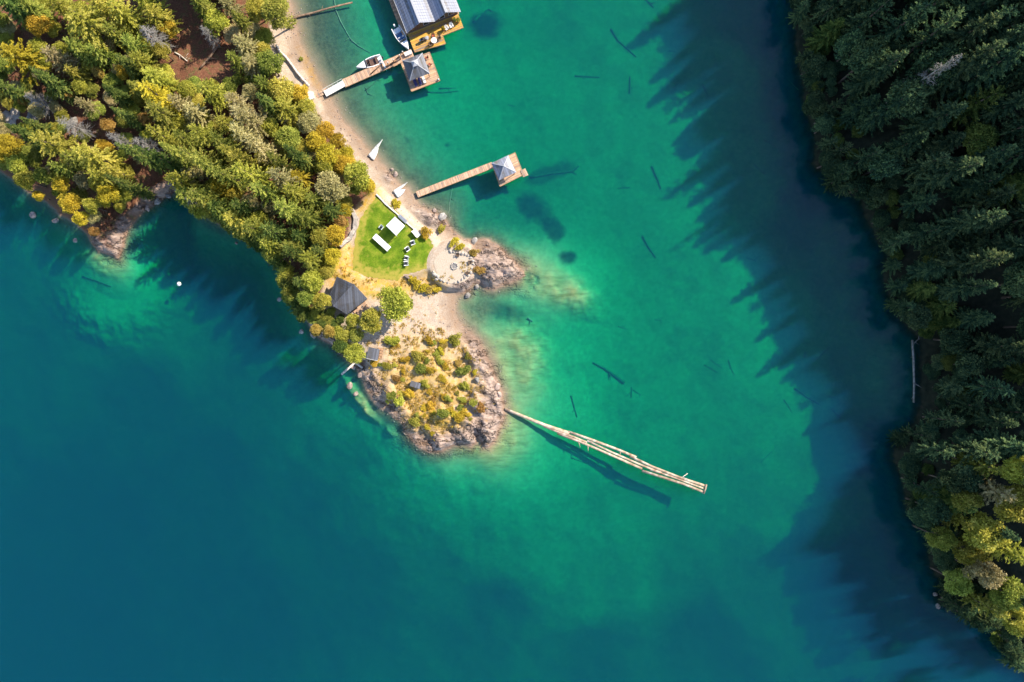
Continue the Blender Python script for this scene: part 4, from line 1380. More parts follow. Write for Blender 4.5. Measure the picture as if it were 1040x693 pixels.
# ---- double-gabled boathouse on its float
def boathouse():
    o = P(413.3, 33.6, 2.3)
    rz = math.radians(21.5)
    t = thing('boathouse', 'boathouse with a double-gabled blue-grey metal roof at the end of the long dock', 'boathouse', (o.x, o.y, 0), rz)
    Lv, z0, zr, zv = 15.0, 2.3, 4.35, 2.45
    # local x along the front, y to the back
    W1, W2 = 5.95, 11.5
    prof = [(0, z0), (W1 / 2 + 0.1, zr), (W1, zv), (W1, zv), ((W1 + W2) / 2 - 0.1, zr - 0.05), (W2, z0)]
    for a, b in ((0, 1), (1, 2), (3, 4), (4, 5)):
        mb = MB()
        (x0, h0), (x1, h1) = prof[a], prof[b]
        sheet(mb, [(x0, 0, h0), (x1, 0, h1), (x1, Lv, h1), (x0, Lv, h0)], 0.1)
        # standing seams as real ribs
        for k in range(int(Lv / 0.6)):
            y = 0.25 + k * 0.6
            mb.beam((x0 + 0.02, y, h0 + 0.02), (x1 - 0.02, y, h1 + 0.02), 0.05, 0.06)
        mb.build('roof_panel', M['roof'], t)
    for i in (1, 4):
        MB().box((prof[i][0], Lv / 2, prof[i][1] + 0.03), (0.36, Lv + 0.06, 0.09)).build('ridge_cap', M['trim'], t)
    gm = MB().box((W1, Lv / 2, zv + 0.02), (0.3, Lv, 0.1))
    gm.build('valley_gutter', M['trim'], t)
    for x in (-0.02, W2 + 0.02):
        MB().box((x, Lv / 2, z0 - 0.06), (0.12, Lv, 0.14)).build('gutter', M['trim'], t)
    wl = MB()
    wl.box((W2 / 2, 0.75, 1.39), (W2 - 0.9, 0.16, 1.7))
    wl.box((W2 / 2, Lv - 0.7, 1.39), (W2 - 0.9, 0.16, 1.7))
    wl.box((0.53, Lv / 2, 1.39), (0.16, Lv - 1.61, 1.7))
    wl.box((W2 - 0.53, Lv / 2, 1.39), (0.16, Lv - 1.61, 1.7))
    for xa, xm, xb, zm in ((0.6, W1 / 2 + 0.1, W1 - 0.1, zr), (W1 + 0.1, (W1 + W2) / 2 - 0.1, W2 - 0.6, zr - 0.05)):
        wl.add([(xa, 0.68, 2.24), (xb, 0.68, 2.24), (xm, 0.68, zm - 0.42), (xa, 0.82, 2.24), (xb, 0.82, 2.24), (xm, 0.82, zm - 0.42)],
               [(0, 1, 2), (5, 4, 3), (0, 3, 4, 1), (1, 4, 5, 2), (2, 5, 3, 0)])
    wl.build('wall', M['wall'], t)
    d = MB().box((2.2, 0.65, 1.45), (0.95, 0.05, 1.78)).build('door', M['dark_timber'], t)
    MB().box((2.6, 0.60, 1.6), (0.04, 0.06, 0.16)).build('handle', M['steel'], d)
    for x in (4.3, 7.7, 9.7):
        w = MB()
        for dx, dz, sx, sz in ((0, .55, 1.2, .09), (0, -.55, 1.2, .09), (-.56, 0, .09, 1.01), (.56, 0, .09, 1.01)):
            w.box((x + dx, 0.65, 1.8 + dz), (sx, 0.06, sz))
        w = w.build('window_frame', M['trim'], t)
        MB().box((x, 0.664, 1.8), (1.03, 0.03, 1.01)).build('pane', M['glass'], w)
    fl = MB()
    slab(fl, [(-0.95, 0.55), (W2 - 0.2, 0.55), (W2 - 0.2, Lv - 0.2), (-0.95, Lv - 0.2)], -0.25, 0.545)
    fl.build('float', M['cedar_y'], t)
    dk = MB()
    slab(dk, [(0.05, -3.3), (6.5, -4.0), (6.5, -2.25), (11.1, -2.25), (11.1, 0.54), (0.05, 0.54)], 0.36, 0.55)
    dk.build('deck', M['amber'], t)
    em = MB()
    em.beam((0.05, -3.36, 0.42), (6.5, -4.06, 0.42), 0.08, 0.26)
    em.beam((6.56, -4.0, 0.42), (6.56, -2.31, 0.42), 0.08, 0.26)
    em.beam((6.62, -2.31, 0.42), (11.1, -2.31, 0.42), 0.08, 0.26)
    em.build('deck_edge', M['timber'], t)
    fm = MB()
    for x in (0.8, 3.2, 5.6):
        fm.cyl((x, -1.0, -0.3), 0.35, 0.6, 10)
    for x in (7.6, 9.8):
        fm.cyl((x, -1.0, -0.3), 0.35, 0.6, 10)
    fm.build('deck_float', M['black'], t)
    return t, rz


BH, BH_RZ = boathouse()


def bh(x, y, z=0.55):
    return BH.matrix_basis @ Vector((x, y, z))


BH.matrix_basis  # location and rotation are set above
bpy.context.view_layer.update()


def chair_parts(t, mat, cushion=None, s=1.0):
    """slatted garden chair: seat, reclined back, two arms, four legs"""
    sm = MB()
    for k in range(4):
        sm.box((-0.2 * s + k * 0.14 * s, 0, 0.38 * s - 0.012 * (3 - k)), (0.12 * s, 0.56 * s, 0.03))
    sm.build('seat', mat, t)
    bm_ = MB()
    for k in range(5):
        y = (-0.22 + k * 0.11) * s
        bm_.beam((-0.24 * s, y, 0.36 * s), (-0.52 * s, y * 1.15, (0.98 - 0.04 * abs(k - 2)) * s), 0.095 * s, 0.025)
    bm_.build('backrest', mat, t)
    for sd in (-1, 1):
        MB().box((-0.05 * s, sd * 0.34 * s, 0.58 * s), (0.7 * s, 0.13 * s, 0.03)).build('armrest', mat, t)
        MB().box((0.24 * s, sd * 0.33 * s, 0.28 * s), (0.09 * s, 0.04, 0.565 * s)).build('leg', mat, t)
        MB().beam((0.2 * s, sd * 0.27 * s, 0.34 * s), (-0.5 * s, sd * 0.27 * s, 0.05), 0.04, 0.10 * s).build('leg', mat, t)
    if cushion:
        MB().box((0.02 * s, 0, 0.42 * s), (0.46 * s, 0.5 * s, 0.07), taper=0.92).build('cushion', cushion, t)


def round_table(t, mat, legmat, r=0.55, h=0.72):
    MB().cyl((0, 0, h - 0.04), r, 0.04, 20).build('tabletop', mat, t)
    MB().tube([(0, 0, 0.03), (0, 0, h - 0.04)], 0.05, 8).build('leg', legmat, t)
    MB().cyl((0, 0, 0), 0.3, 0.03, 14).build('base', legmat, t)


def planter(t, leaf, i):
    MB().tube([(0, 0, 0), (0, 0, 0.5), (0, 0, 0.5), (0, 0, 0.44)], [0.24, 0.34, 0.28, 0.27], 12).build('pot', M['terracotta'], t)
    h, R, cm, tm = tree_kind('shrub', i)
    o = link(bpy.data.objects.new('foliage', crown_data(cm, LEAF[leaf])))
    o.parent = t
    o.scale = (0.36, 0.36, 0.42)
    o.location = (0, 0, 0.46)


p = bh(4.55, -2.85)
t = thing('patio_table', 'round pale table among chairs on the sunny corner of the boathouse deck', 'table', p)
round_table(t, M['white_rough'], M['steel'], 0.6)
for n, (dx, dy, lab) in enumerate([(1.05, 0.15, 'dark chair at the boathouse deck table, on its water side'), (-0.95, -0.35, 'dark chair at the boathouse deck table, on the dock side'), (0.2, 1.05, 'dark chair at the boathouse deck table, nearest the wall')]):
    p = bh(4.55 + dx, -2.85 + dy)
    t = thing('deck_chair', lab, 'chair', p, BH_RZ + math.atan2(-dy, -dx), 'chairs round the deck table')
    chair_parts(t, M['dark_timber'], M['red'] if n == 2 else None, 0.9)
p = bh(2.55, -1.85)
t = thing('grill', 'black covered grill on the amber boathouse deck', 'grill', p, BH_RZ)
MB().box((0, 0, 0.45), (0.9, 0.5, 0.75)).build('cabinet', M['black'], t)
lid = MB().tube([(-0.44, 0, 0.9), (0.44, 0, 0.9)], 0.27, 14).build('lid', M['black'], t)
MB().beam((-0.25, -0.3, 0.93), (0.25, -0.3, 0.93), 0.03, 0.03).build('handle', M['steel'], lid)
for sx in (-0.62, 0.62):
    MB().box((sx, 0, 0.8), (0.32, 0.46, 0.04)).build('side_shelf', M['steel'], t)
p = bh(3.45, -1.75)
t = thing('side_table', 'small grey table beside the grill on the boathouse deck', 'table', p)
round_table(t, M['trim'], M['steel'], 0.36, 0.5)
for n, (x, y, lab, lf) in enumerate([(10.6, -0.9, 'potted plant on the far outer end of the narrow boathouse deck', 'g'), (9.9, -0.55, 'potted plant next to the outermost chair on the narrow boathouse deck', 'd'), (7.15, -1.35, 'potted plant at the inner end of the narrow boathouse deck', 'o')]):
    planter(thing('planter', lab, 'planter', bh(x, y), n, 'planters on the boathouse deck'), lf, n)
for n, (x, y, lab) in enumerate([(8.9, -1.35, 'white garden chair on the narrow boathouse deck, nearer the outer end'), (7.85, -1.45, 'white garden chair on the narrow boathouse deck, nearer the table')]):
    t = thing('garden_chair', lab, 'chair', bh(x, y), BH_RZ - PI / 2 + 0.3 * n, 'white chairs on the boathouse deck')
    chair_parts(t, M['white_rough'], None, 1.0)


# ---- long dock, gangway, landing
def walkway(name, label, cat, a, b, w, mat, z, parts='pontoon'):
    (ax, ay), (bx, by) = a, b
    A, B = P(ax, ay, z), P(bx, by, z)
    L = (B - A).length
    rz = math.atan2(B.y - A.y, B.x - A.x)
    t = thing(name, label, cat, (A.x, A.y, 0), rz)
    MB().box((L / 2, 0, z - 0.06), (L, w, 0.12)).build('deck', mat, t)
    for s in (-1, 1):
        MB().box((L / 2, s * (w / 2 + 0.04), z - 0.12), (L, 0.08, 0.22)).build('side_beam', M['timber'], t)
    n = max(2, int(L / 3))
    for k in range(n):
        x = L * (k + 0.5) / n
        MB().cyl((x, 0, -0.35), 0.4, z - 0.02 + 0.2, 10).build('float', M['black'], t)
    return t, rz, L


dock, DOCK_RZ, DOCK_L = walkway('dock', 'long planked dock running from the white gangway to the boathouse', 'dock', (349, 84.8), (419, 54.0), 1.6, M['cedar'], 0.55)
# white gangway with rails
A, B = P(330, 95.3, 0.75), P(349.5, 84.6, 0.62)
gl_ = (B - A).length
gw = thing('gangway', 'white gangway linking the beach landing to the long dock', 'gangway', (A.x, A.y, 0), math.atan2(B.y - A.y, B.x - A.x))
MB().beam((0, 0, 0.70), (gl_, 0, 0.62), 1.3, 0.08).build('deck', M['white_rough'], gw)
for s in (-1, 1):
    r_ = MB().beam((0, s * 0.68, 1.45), (gl_, s * 0.68, 1.37), 0.05, 0.05)
    for k in range(5):
        x = gl_ * k / 4
        r_.beam((x, s * 0.68, 0.6), (x, s * 0.68, 1.45), 0.05, 0.05)
    r_.build('railing', M['white_rough'], gw)
p = land_at(313.5, 98)
t = thing('landing_pad', 'white concrete pad on the beach where the gangway path begins', 'landing pad', p, math.radians(25))
mb = MB()
slab(mb, [(-1.1, -0.7), (0.9, -0.9), (1.2, 0.5), (0.2, 0.9), (-0.9, 0.7)], -0.4, 0.18)
mb.build('slab', M['concrete'], t)
MB().box((0.2, 0.0, 0.24), (1.0, 0.7, 0.12), 0.3).build('step', M['concrete'], t)
p = land_at(325.5, 96.2)
t = thing('boardwalk', 'short beige plank path from the concrete pad to the white gangway', 'path', (p.x, p.y, p.z), DOCK_RZ + 0.1)
MB().box((0, 0, 0.25), (3.2, 0.9, 0.08)).build('deck', M['cedar'], t)
for s in (-0.35, 0.35):
    MB().box((0, s, 0.08), (3.2, 0.12, 0.26)).build('bearer', M['timber'], t)

# moorings, a pole and shadow bars on the dock's water side
PILES = [(393.5, 63.5, 2.2, 'mooring pile on the dock closest to the white boat stern'), (399, 60.5, 2.0, 'mooring pile on the dock, second from the white boat'), (405.5, 56.0, 2.4, 'mooring pile on the dock, second from the bow of the blue-seated boat'), (408.5, 52.5, 2.1, 'mooring pile on the dock at the bow of the blue-seated boat')]
for (px, py, h, lab) in PILES:
    p = P(px, py, h)
    t = thing('mooring_pile', lab, 'pile', (p.x, p.y, 0), 0, 'mooring piles along the long dock')
    MB().tube([(0, 0, -2.2), (0, 0, 0.5), (0.03, 0, h)], [0.17, 0.16, 0.14], 9).build('post', M['timber'], t)
    MB().tube([(0.03, 0, h), (0.03, 0, h + 0.12)], [0.16, 0.05], 9).build('cap', M['white_rough'], t)
for (a, b, lab) in [((376.5, 75.2), (390, 63.0), 'dark bar standing in for a shadow line on the middle of the long dock'), ((397, 66.0), (408, 54.0), 'dark bar standing in for a shadow line on the dock near the gazebo float'), ((388, 69), (402.5, 61.5), 'pinkish timber pole lying on the dock edge behind the white boat')]:
    A, B = P(*a, 0.75), P(*b, 0.75)  # the dark bars stand in for pole shadows on the deck
    o = MB().tube([A, (A + B) / 2, B], [0.11, 0.11, 0.09], 7).build('pole_or_shadow_bar', M['dark_timber'] if 'dark' in lab else M['timber'])
    tag(o, lab, 'pole', 'timber poles lying on the long dock')
A, B = P(385.9, 57.0, 1.0), P(391.3, 68.8, 1.0)
t = thing('boat_davit', 'white beam on posts across the dock beside the white boat stern', 'davit', ((A.x + B.x) / 2, (A.y + B.y) / 2, 0), math.atan2(B.y - A.y, B.x - A.x))
L_ = (B - A).length
MB().box((0, 0, 1.05), (L_, 0.28, 0.16)).build('beam', M['white_rough'], t)
for s in (-1, 1):
    MB().box((s * (L_ / 2 - 0.25), 0, -0.1), (0.16, 0.16, 2.14)).build('post', M['white_rough'], t)
for n, (px, py, sx, sy, mm, lab) in enumerate([(401.5, 66.2, 0.9, 0.5, 'timber', 'small timber bench on the dock edge opposite the gazebo float'), (414.5, 54.6, 1.5, 0.7, 'white_rough', 'white storage chest where the dock meets the boathouse deck')]):
    p = P(px, py, 0.8)
    t = thing('dock_bench' if n == 0 else 'storage_chest', lab, 'bench' if n == 0 else 'chest', (p.x, p.y, 0.55), DOCK_RZ)
    if n == 0:
        MB().box((0, 0, 0.42), (sx, sy, 0.06)).build('seat', M[mm], t)
        for s in (-1, 1):
            MB().box((s * (sx / 2 - 0.08), 0, 0.2), (0.08, sy * 0.9, 0.38)).build('leg', M[mm], t)
    else:
        MB().box((0, 0, 0.25), (sx, sy, 0.5)).build('body', M[mm], t)
        MB().box((0, 0, 0.535), (sx + 0.06, sy + 0.06, 0.06), taper=0.96).build('lid', M[mm], t)


# ---- gazebo floats
def gazebo_float(label, glabel, corners, roof_c, roof_side, rz, eave, apex, cupola, roofmat, deckz=0.55):
    cs = [P(x, y, deckz) for x, y in corners]
    c = sum(cs, Vector()) / len(cs)
    t = thing('swim_float', label, 'float', (c.x, c.y, 0), 0)
    mb = MB()
    slab(mb, [(q.x - c.x, q.y - c.y) for q in cs], deckz - 0.14, deckz)
    d = mb.build('deck', M['cedar_y'], t)
    # planks follow the float's own direction
    d.data.transform(Matrix.Rotation(-rz, 4, 'Z'))
    d.rotation_euler = (0, 0, rz)
    for i in range(len(cs)):
        a, b = cs[i] - c, cs[(i + 1) % len(cs)] - c
        MB().beam((a.x, a.y, deckz - 0.08), (b.x, b.y, deckz - 0.08), 0.14, 0.24).build('edge_beam', M['timber'], t)
    for i in range(len(cs)):
        q = (cs[i] - c) * 0.7
        MB().cyl((q.x, q.y, -0.4), 0.45, deckz + 0.25, 12).build('float_drum', M['black'], t)
    # gazebo
    rc = P(roof_c[0], roof_c[1], (eave + apex) / 2)
    g = thing('gazebo', glabel, 'gazebo', (rc.x, rc.y, deckz), rz)
    e, a, hs = eave - deckz, apex - deckz, roof_side / 2
    q = [(-hs, -hs, e), (hs, -hs, e), (hs, hs, e), (-hs, hs, e)]
    top = 0.42 if cupola else 0.0
    for i in range(4):
        mb = MB()
        p0, p1 = q[i], q[(i + 1) % 4]
        if top:
            tt = [(-top, -top), (top, -top), (top, top), (-top, top)]
            sheet(mb, [p0, p1, (*tt[(i + 1) % 4], a), (*tt[i], a)], 0.06)
        else:
            sheet(mb, [p0, p1, (0, 0, a)], 0.06)
        mb.build('roof_panel', roofmat, g)
        hm = MB().beam(Vector(p0) * 1.0, (tt[i][0], tt[i][1], a) if top else (0, 0, a), 0.13, 0.08)
        hm.build('hip_cap', M['trim'], g)
    if cupola:
        MB().box((0, 0, a + 0.1), (0.74, 0.74, 0.3)).build('cupola_box', M['wall'], g)
        cm = MB()
        s = 0.62
        w4 = [(-s, -s, a + 0.25), (s, -s, a + 0.25), (s, s, a + 0.25), (-s, s, a + 0.25)]
        for i in range(4):
            sheet(cm, [w4[i], w4[(i + 1) % 4], (0, 0, a + 0.75)], 0.05)
        cm.build('cupola_roof', M['trim'], g)
    else:
        MB().tube([(0, 0, a - 0.02), (0, 0, a + 0.22)], [0.09, 0.03], 8).build('finial', M['trim'], g)
    for sx in (-1, 1):
        for sy in (-1, 1):
            MB().box((sx * (hs - 0.3), sy * (hs - 0.3), e / 2), (0.14, 0.14, e)).build('post', M['timber'], g)
    fr = MB()
    for sx in (-1, 1):
        fr.box((sx * (hs - 0.3), 0, e - 0.1), (0.1, 2 * hs - 0.75, 0.16))
        fr.box((0, sx * (hs - 0.3), e - 0.1), (2 * hs - 0.75, 0.1, 0.16))
    fr.build('top_beam', M['timber'], g)
    return t, g


gazebo_float('square cedar float carrying the cupola gazebo beside the long dock', 'grey hip-roofed gazebo with a small cupola on the float beside the long dock', [(407.3, 64.3), (436.3, 53.2), (446.8, 82.0), (418.0, 93.0)], (422.0, 66.5), 4.3, math.radians(20.5), 2.9, 4.5, True, M['roof2'])
gazebo_float('cedar swim float at the end of the slim lower pier', 'pale grey pyramid-roofed gazebo on the swim float of the lower pier', [(499.2, 166.3), (523.2, 155.3), (531.8, 177.5), (507.8, 189.5)], (511.6, 169.6), 3.75, math.radians(25), 2.7, 4.0, False, M['roof'])
t, _, _ = walkway('pier', 'slim cedar pier from the beach to the swim float gazebo', 'pier', (423.4, 197.6), (500.5, 167.6), 1.15, M['cedar'], 0.55)
p = P(532.5, 175.6, 0.7)
t = thing('float_bench', 'small cedar bench projecting from the outer corner of the swim float', 'bench', (p.x, p.y, 0.0), math.radians(25))
MB().box((0, 0, 0.62), (1.1, 1.5, 0.1)).build('seat', M['cedar'], t)
for s in (-0.55, 0.55):
    MB().box((0, s, 0.26), (0.9, 0.1, 0.62)).build('bracket', M['timber'], t)


def lounger(label, px, py, rz, mat, grp):
    p = P(px, py, 0.9)
    t = thing('sun_lounger', label, 'sun lounger', (p.x, p.y, 0.55), rz, grp)
    MB().box((0.25, 0, 0.3), (1.25, 0.6, 0.06)).build('frame', M['dark_timber'], t)
    MB().box((0.25, 0, 0.37), (1.22, 0.56, 0.08)).build('mattress', mat, t)
    MB().beam((-0.36, 0, 0.36), (-0.85, 0, 0.75), 0.56, 0.09).build('backrest', mat, t)
    for sx in (-0.3, 0.8):
        for sy in (-0.26, 0.26):
            MB().box((sx, sy, 0.135), (0.06, 0.06, 0.27)).build('leg', M['dark_timber'], t)


lz = px_dir(-0.4, 1)
lounger('dark navy sun lounger at the lower edge of the cupola gazebo, the left one', 421.6, 83.6, math.radians(-69), M['navy'], 'sun loungers on the gazebo float')
lounger('dark navy sun lounger at the lower edge of the cupola gazebo, the middle one', 426.2, 82.0, math.radians(-69), M['navy'], 'sun loungers on the gazebo float')
lounger('white sun lounger at the lower edge of the cupola gazebo', 430.3, 80.4, math.radians(-69), M['white_rough'], 'sun loungers on the gazebo float')
for (px, py, lab) in [(433.2, 58.8, 'reddish chair on the gazebo float at its boathouse side'), (436.4, 65.5, 'reddish chair on the gazebo float at its open water side')]:
    p = P(px, py, 0.9)
    t = thing('garden_chair', lab, 'chair', (p.x, p.y, 0.55), math.radians(200 if px < 435 else 160), 'reddish chairs on the gazebo float')
    chair_parts(t, M['timber'], M['red'], 0.85)
p = P(445.2, 81.0, 0.8)
t = thing('mooring_bollard', 'grey bollard on the outer lower corner of the gazebo float', 'bollard', (p.x, p.y, 0.55))
MB().tube([(0, 0, 0), (0, 0, 0.4)], [0.16, 0.13], 10).build('post', M['steel'], t)
MB().tube([(0, 0, 0.4), (0, 0, 0.5)], [0.2, 0.18], 10).build('cap', M['steel'], t)


# ---- boats
def hull(mb, L, Wd, H, n=14, bowp=1.7, inset=0.0, z0=-0.25, shear=0.25):
    """open boat shell, bow along +x: outer skin, rim and inner well"""
    rows = []
    for i in range(n + 1):
        f = i / n
        x = -L / 2 + L * f
        w = Wd / 2 * (1 - max(0, (f - 0.35) / 0.65) ** bowp) * (0.9 + 0.1 * min(1, f / 0.3))
        w = max(w, 0.02)
        z = H + shear * f * f
        rows.append((x, w, z))
    vs = []
    for (x, w, z) in rows:
        wi = max(0.01, w - 0.16)
        xi = x
        vs += [(x * 0.97, 0, z0), (x * 0.98, -w * 0.75, z0 + 0.12), (x, -w, z), (xi, -wi, z + 0.02), (xi * 0.97, -wi * 0.92, z0 + 0.32),
               (xi * 0.97, wi * 0.92, z0 + 0.32), (xi, wi, z + 0.02), (x, w, z), (x * 0.98, w * 0.75, z0 + 0.12)]
    k = 9
    fs = []
    for i in range(n):
        for j in range(k):
            a, b = i * k + j, i * k + (j + 1) % k
            fs.append((a, a + k, b + k, b))
    fs.append(tuple(range(k)))
    mb.add(vs, fs, False)
    return rows


def motorboat(label, bow, stern, wd, seat, rz_extra=0, style=0):
    A, B = P(*stern, 0.7), P(*bow, 0.7)
    c = (A + B) / 2
    L = (B - A).length
    t = thing('motorboat', label, 'motorboat', (c.x, c.y, 0), math.atan2(B.y - A.y, B.x - A.x), 'motorboats moored at the long dock')
    mb = MB()
    rows = hull(mb, L, wd, 0.62)
    mb.build('hull', M['white'], t)
    # foredeck closed over
    fd = MB()
    pts = [(x, w, z) for (x, w, z) in rows if x > L * 0.14]
    vs, fs = [], []
    for (x, w, z) in pts:
        vs += [(x, -max(0.01, w - 0.05), z + 0.04), (x, 0, z + 0.12), (x, max(0.01, w - 0.05), z + 0.04)]
    for i in range(len(pts) - 1):
        fs += [(i * 3, i * 3 + 3, i * 3 + 4, i * 3 + 1), (i * 3 + 1, i * 3 + 4, i * 3 + 5, i * 3 + 2)]
    fd.add(vs, fs, False)
    fd.build('foredeck', M['white'], t)
    MB().box((L * 0.32, 0, 0.86), (0.34, 0.34, 0.05)).build('hatch', M['black'] if style == 0 else M['trim'], t)
    MB().box((-0.2, 0, 0.13), (L * 0.58, wd * 0.72, 0.04)).build('cockpit_floor', M['blue'] if style == 0 else M['brownseat'], t)
    for sy in (-1, 1):
        s_ = MB().box((0.1, sy * wd * 0.2, 0.40), (0.5, wd * 0.26, 0.5)).build('seat', seat, t)
        MB().beam((-0.16, sy * wd * 0.2, 0.62), (-0.26, sy * wd * 0.2, 0.98), wd * 0.24, 0.1).build('backrest', M['white'] if style == 0 else seat, s_)
    MB().box((-L * 0.31, 0, 0.36), (0.5, wd * 0.66, 0.42)).build('rear_bench', M['paleblue'] if style == 0 else seat, t)
    ws = MB()
    ws.beam((L * 0.13, -wd * 0.36, 0.72), (L * 0.08, -wd * 0.36, 1.1), 0.03, 0.03)
    ws.beam((L * 0.13, wd * 0.36, 0.72), (L * 0.08, wd * 0.36, 1.1), 0.03, 0.03)
    ws.beam((L * 0.08, -wd * 0.36, 1.1), (L * 0.08, wd * 0.36, 1.1), 0.04, 0.03)
    wf = ws.build('windscreen_frame', M['steel'], t)
    sm = MB()
    sheet(sm, [(L * 0.13, -wd * 0.35, 0.73), (L * 0.13, wd * 0.35, 0.73), (L * 0.082, wd * 0.35, 1.08), (L * 0.082, -wd * 0.35, 1.08)], 0.015)
    sm.build('windscreen', M['glass'], wf)
    MB().tube([(L * 0.06, wd * 0.2, 0.62), (L * 0.04, wd * 0.2, 0.7)], [0.16, 0.16], 12).build('steering_wheel', M['black'], t)
    ob = MB().box((-L / 2 - 0.22, 0, 0.85), (0.42, 0.34, 0.5), taper=0.75).build('outboard_motor', M['black'] if style else M['white'], t)
    MB().box((-L / 2 - 0.2, 0, 0.1), (0.16, 0.12, 1.1)).build('motor_leg', M['black'], ob)
    return t


motorboat('white motorboat with blue cockpit moored beside the boathouse', (415.2, 50.8), (401.2, 27.2), 2.05, M['blue'], style=0)
motorboat('white motorboat with brown seats moored along the long dock near the beach', (361.8, 68.6), (387.2, 59.2), 2.1, M['brownseat'], style=1)


def kayak(label, tip, tail, wd, mat, name='kayak', cat='kayak', grp='white craft pulled up on the beach', z=None):
    A, B = land_at(*tail), land_at(*tip)
    c = (A + B) / 2
    d = B - A
    L = d.length
    t = thing(name, label, cat, (c.x, c.y, max(0.05, c.z) + 0.05), 0, grp)
    t.rotation_euler = (0, -math.asin(max(-0.3, min(0.3, (max(0, B.z) - max(0, A.z)) / L))), math.atan2(d.y, d.x))
    mb = MB()
    n = 12
    vs, fs = [], []
    for i in range(n + 1):
        f = i / n
        w = wd / 2 * max(0.03, math.sin(PI * min(1, 0.12 + f * 0.88)) ** 0.65) if name == 'kayak' else wd / 2 * max(0.03, (1 - f ** 2.2))
        x = -L / 2 + L * f
        vs += [(x, -w, 0.15), (x, -w * 0.6, 0.3), (x, 0, 0.36), (x, w * 0.6, 0.3), (x, w, 0.15), (x, w * 0.6, 0.0), (x, -w * 0.6, 0.0)]
    k = 7
    for i in range(n):
        for j in range(k):
            a, b = i * k + j, i * k + (j + 1) % k
            fs.append((a, b, b + k, a + k))
    fs.append(tuple(reversed(range(k))))
    fs.append(tuple(n * k + j for j in range(k)))
    mb.add(vs, fs, True)
    mb.build('hull', mat, t)
    if name == 'kayak':
        MB().tube([(0.25, 0, 0.345), (0.25, 0, 0.385)], [0.26, 0.24], 12).build('cockpit_rim', M['black'], t)
    else:
        MB().box((0, 0, 0.37), (L * 0.9, 0.07, 0.07)).build('keel', M['steel'], t)
        for f in (-0.25, 0.1):
            MB().box((L * f, 0, 0.352), (0.06, wd * 0.55, 0.03)).build('rib', M['trim'], t)
    return t


kayak('long white canoe at the water edge, upper pair on the beach', (388.6, 142.4), (375.4, 159.5), 0.9, M['white_rough'], 'canoe', 'canoe')
kayak('short white canoe beside the longer one, upper pair on the beach', (384.6, 151.0), (378.0, 162.0), 0.95, M['white_rough'], 'canoe', 'canoe')
kayak('long white canoe beside the pale blue dinghy by the lower pier', (413.8, 185.8), (400.2, 195.8), 0.75, M['white_rough'], 'canoe', 'canoe')
kayak('upturned pale blue dinghy on the beach by the lower pier', (411.8, 192.6), (402.2, 198.6), 1.45, M['paleblue'], 'dinghy', 'dinghy')


# ---- lawn and what stands on it
def lawn_mat():
    m, nt, out = mat_new('lawn')
    L = nt.links.new
    g = N(nt, 'ShaderNodeNewGeometry')

    def nz(s, d=5):
        n = N(nt, 'ShaderNodeTexNoise')
        n.inputs['Scale'].default_value = s
        n.inputs['Detail'].default_value = d
        L(g.outputs['Position'], n.inputs['Vector'])
        return n.outputs['Fac']
    r = ramp(nt, [(0.3, (0.065, 0.13, 0.008)), (0.5, (0.125, 0.20, 0.012)), (0.72, (0.24, 0.27, 0.03))])
    L(nz(0.55), r.inputs['Fac'])
    r2 = ramp(nt, [(0.3, (0.72, 0.72, 0.72)), (0.7, (1.2, 1.2, 1.2))])
    L(nz(6.0, 3), r2.inputs['Fac'])
    mx = N(nt, 'ShaderNodeMix', data_type='RGBA', blend_type='MULTIPLY')
    mx.inputs[0].default_value = 1.0
    L(r.outputs['Color'], mx.inputs[6])
    L(r2.outputs['Color'], mx.inputs[7])
    at = N(nt, 'ShaderNodeAttribute', attribute_name='edge')
    dr = ramp(nt, [(0.0, (0.34, 0.27, 0.05)), (1.0, (0.30, 0.28, 0.05))])
    ad = N(nt, 'ShaderNodeMath', operation='ADD')
    L(at.outputs['Fac'], ad.inputs[0])
    ns = N(nt, 'ShaderNodeMath', operation='MULTIPLY_ADD')
    L(nz(1.2), ns.inputs[0])
    ns.inputs[1].default_value = 2.2
    ns.inputs[2].default_value = -1.15
    L(ns.outputs[0], ad.inputs[1])
    st = N(nt, 'ShaderNodeMapRange')
    st.inputs['From Min'].default_value = 0.35
    st.inputs['From Max'].default_value = 0.95
    L(ad.outputs[0], st.inputs['Value'])
    m2 = N(nt, 'ShaderNodeMix', data_type='RGBA')
    L(st.outputs['Result'], m2.inputs[0])
    L(mx.outputs[2], m2.inputs[6])
    L(dr.outputs['Color'], m2.inputs[7])
    b = N(nt, 'ShaderNodeBsdfPrincipled')
    b.inputs['Roughness'].default_value = 0.95
    b.inputs['Specular IOR Level'].default_value = 0.1
    L(m2.outputs[2], b.inputs['Base Color'])
    bp = N(nt, 'ShaderNodeBump')
    bp.inputs['Strength'].default_value = 0.6
    bp.inputs['Distance'].default_value = 0.06
    L(nz(9.0, 4), bp.inputs['Height'])
    L(bp.outputs['Normal'], b.inputs['Normal'])
    L(b.outputs['BSDF'], out.inputs['Surface'])
    return m


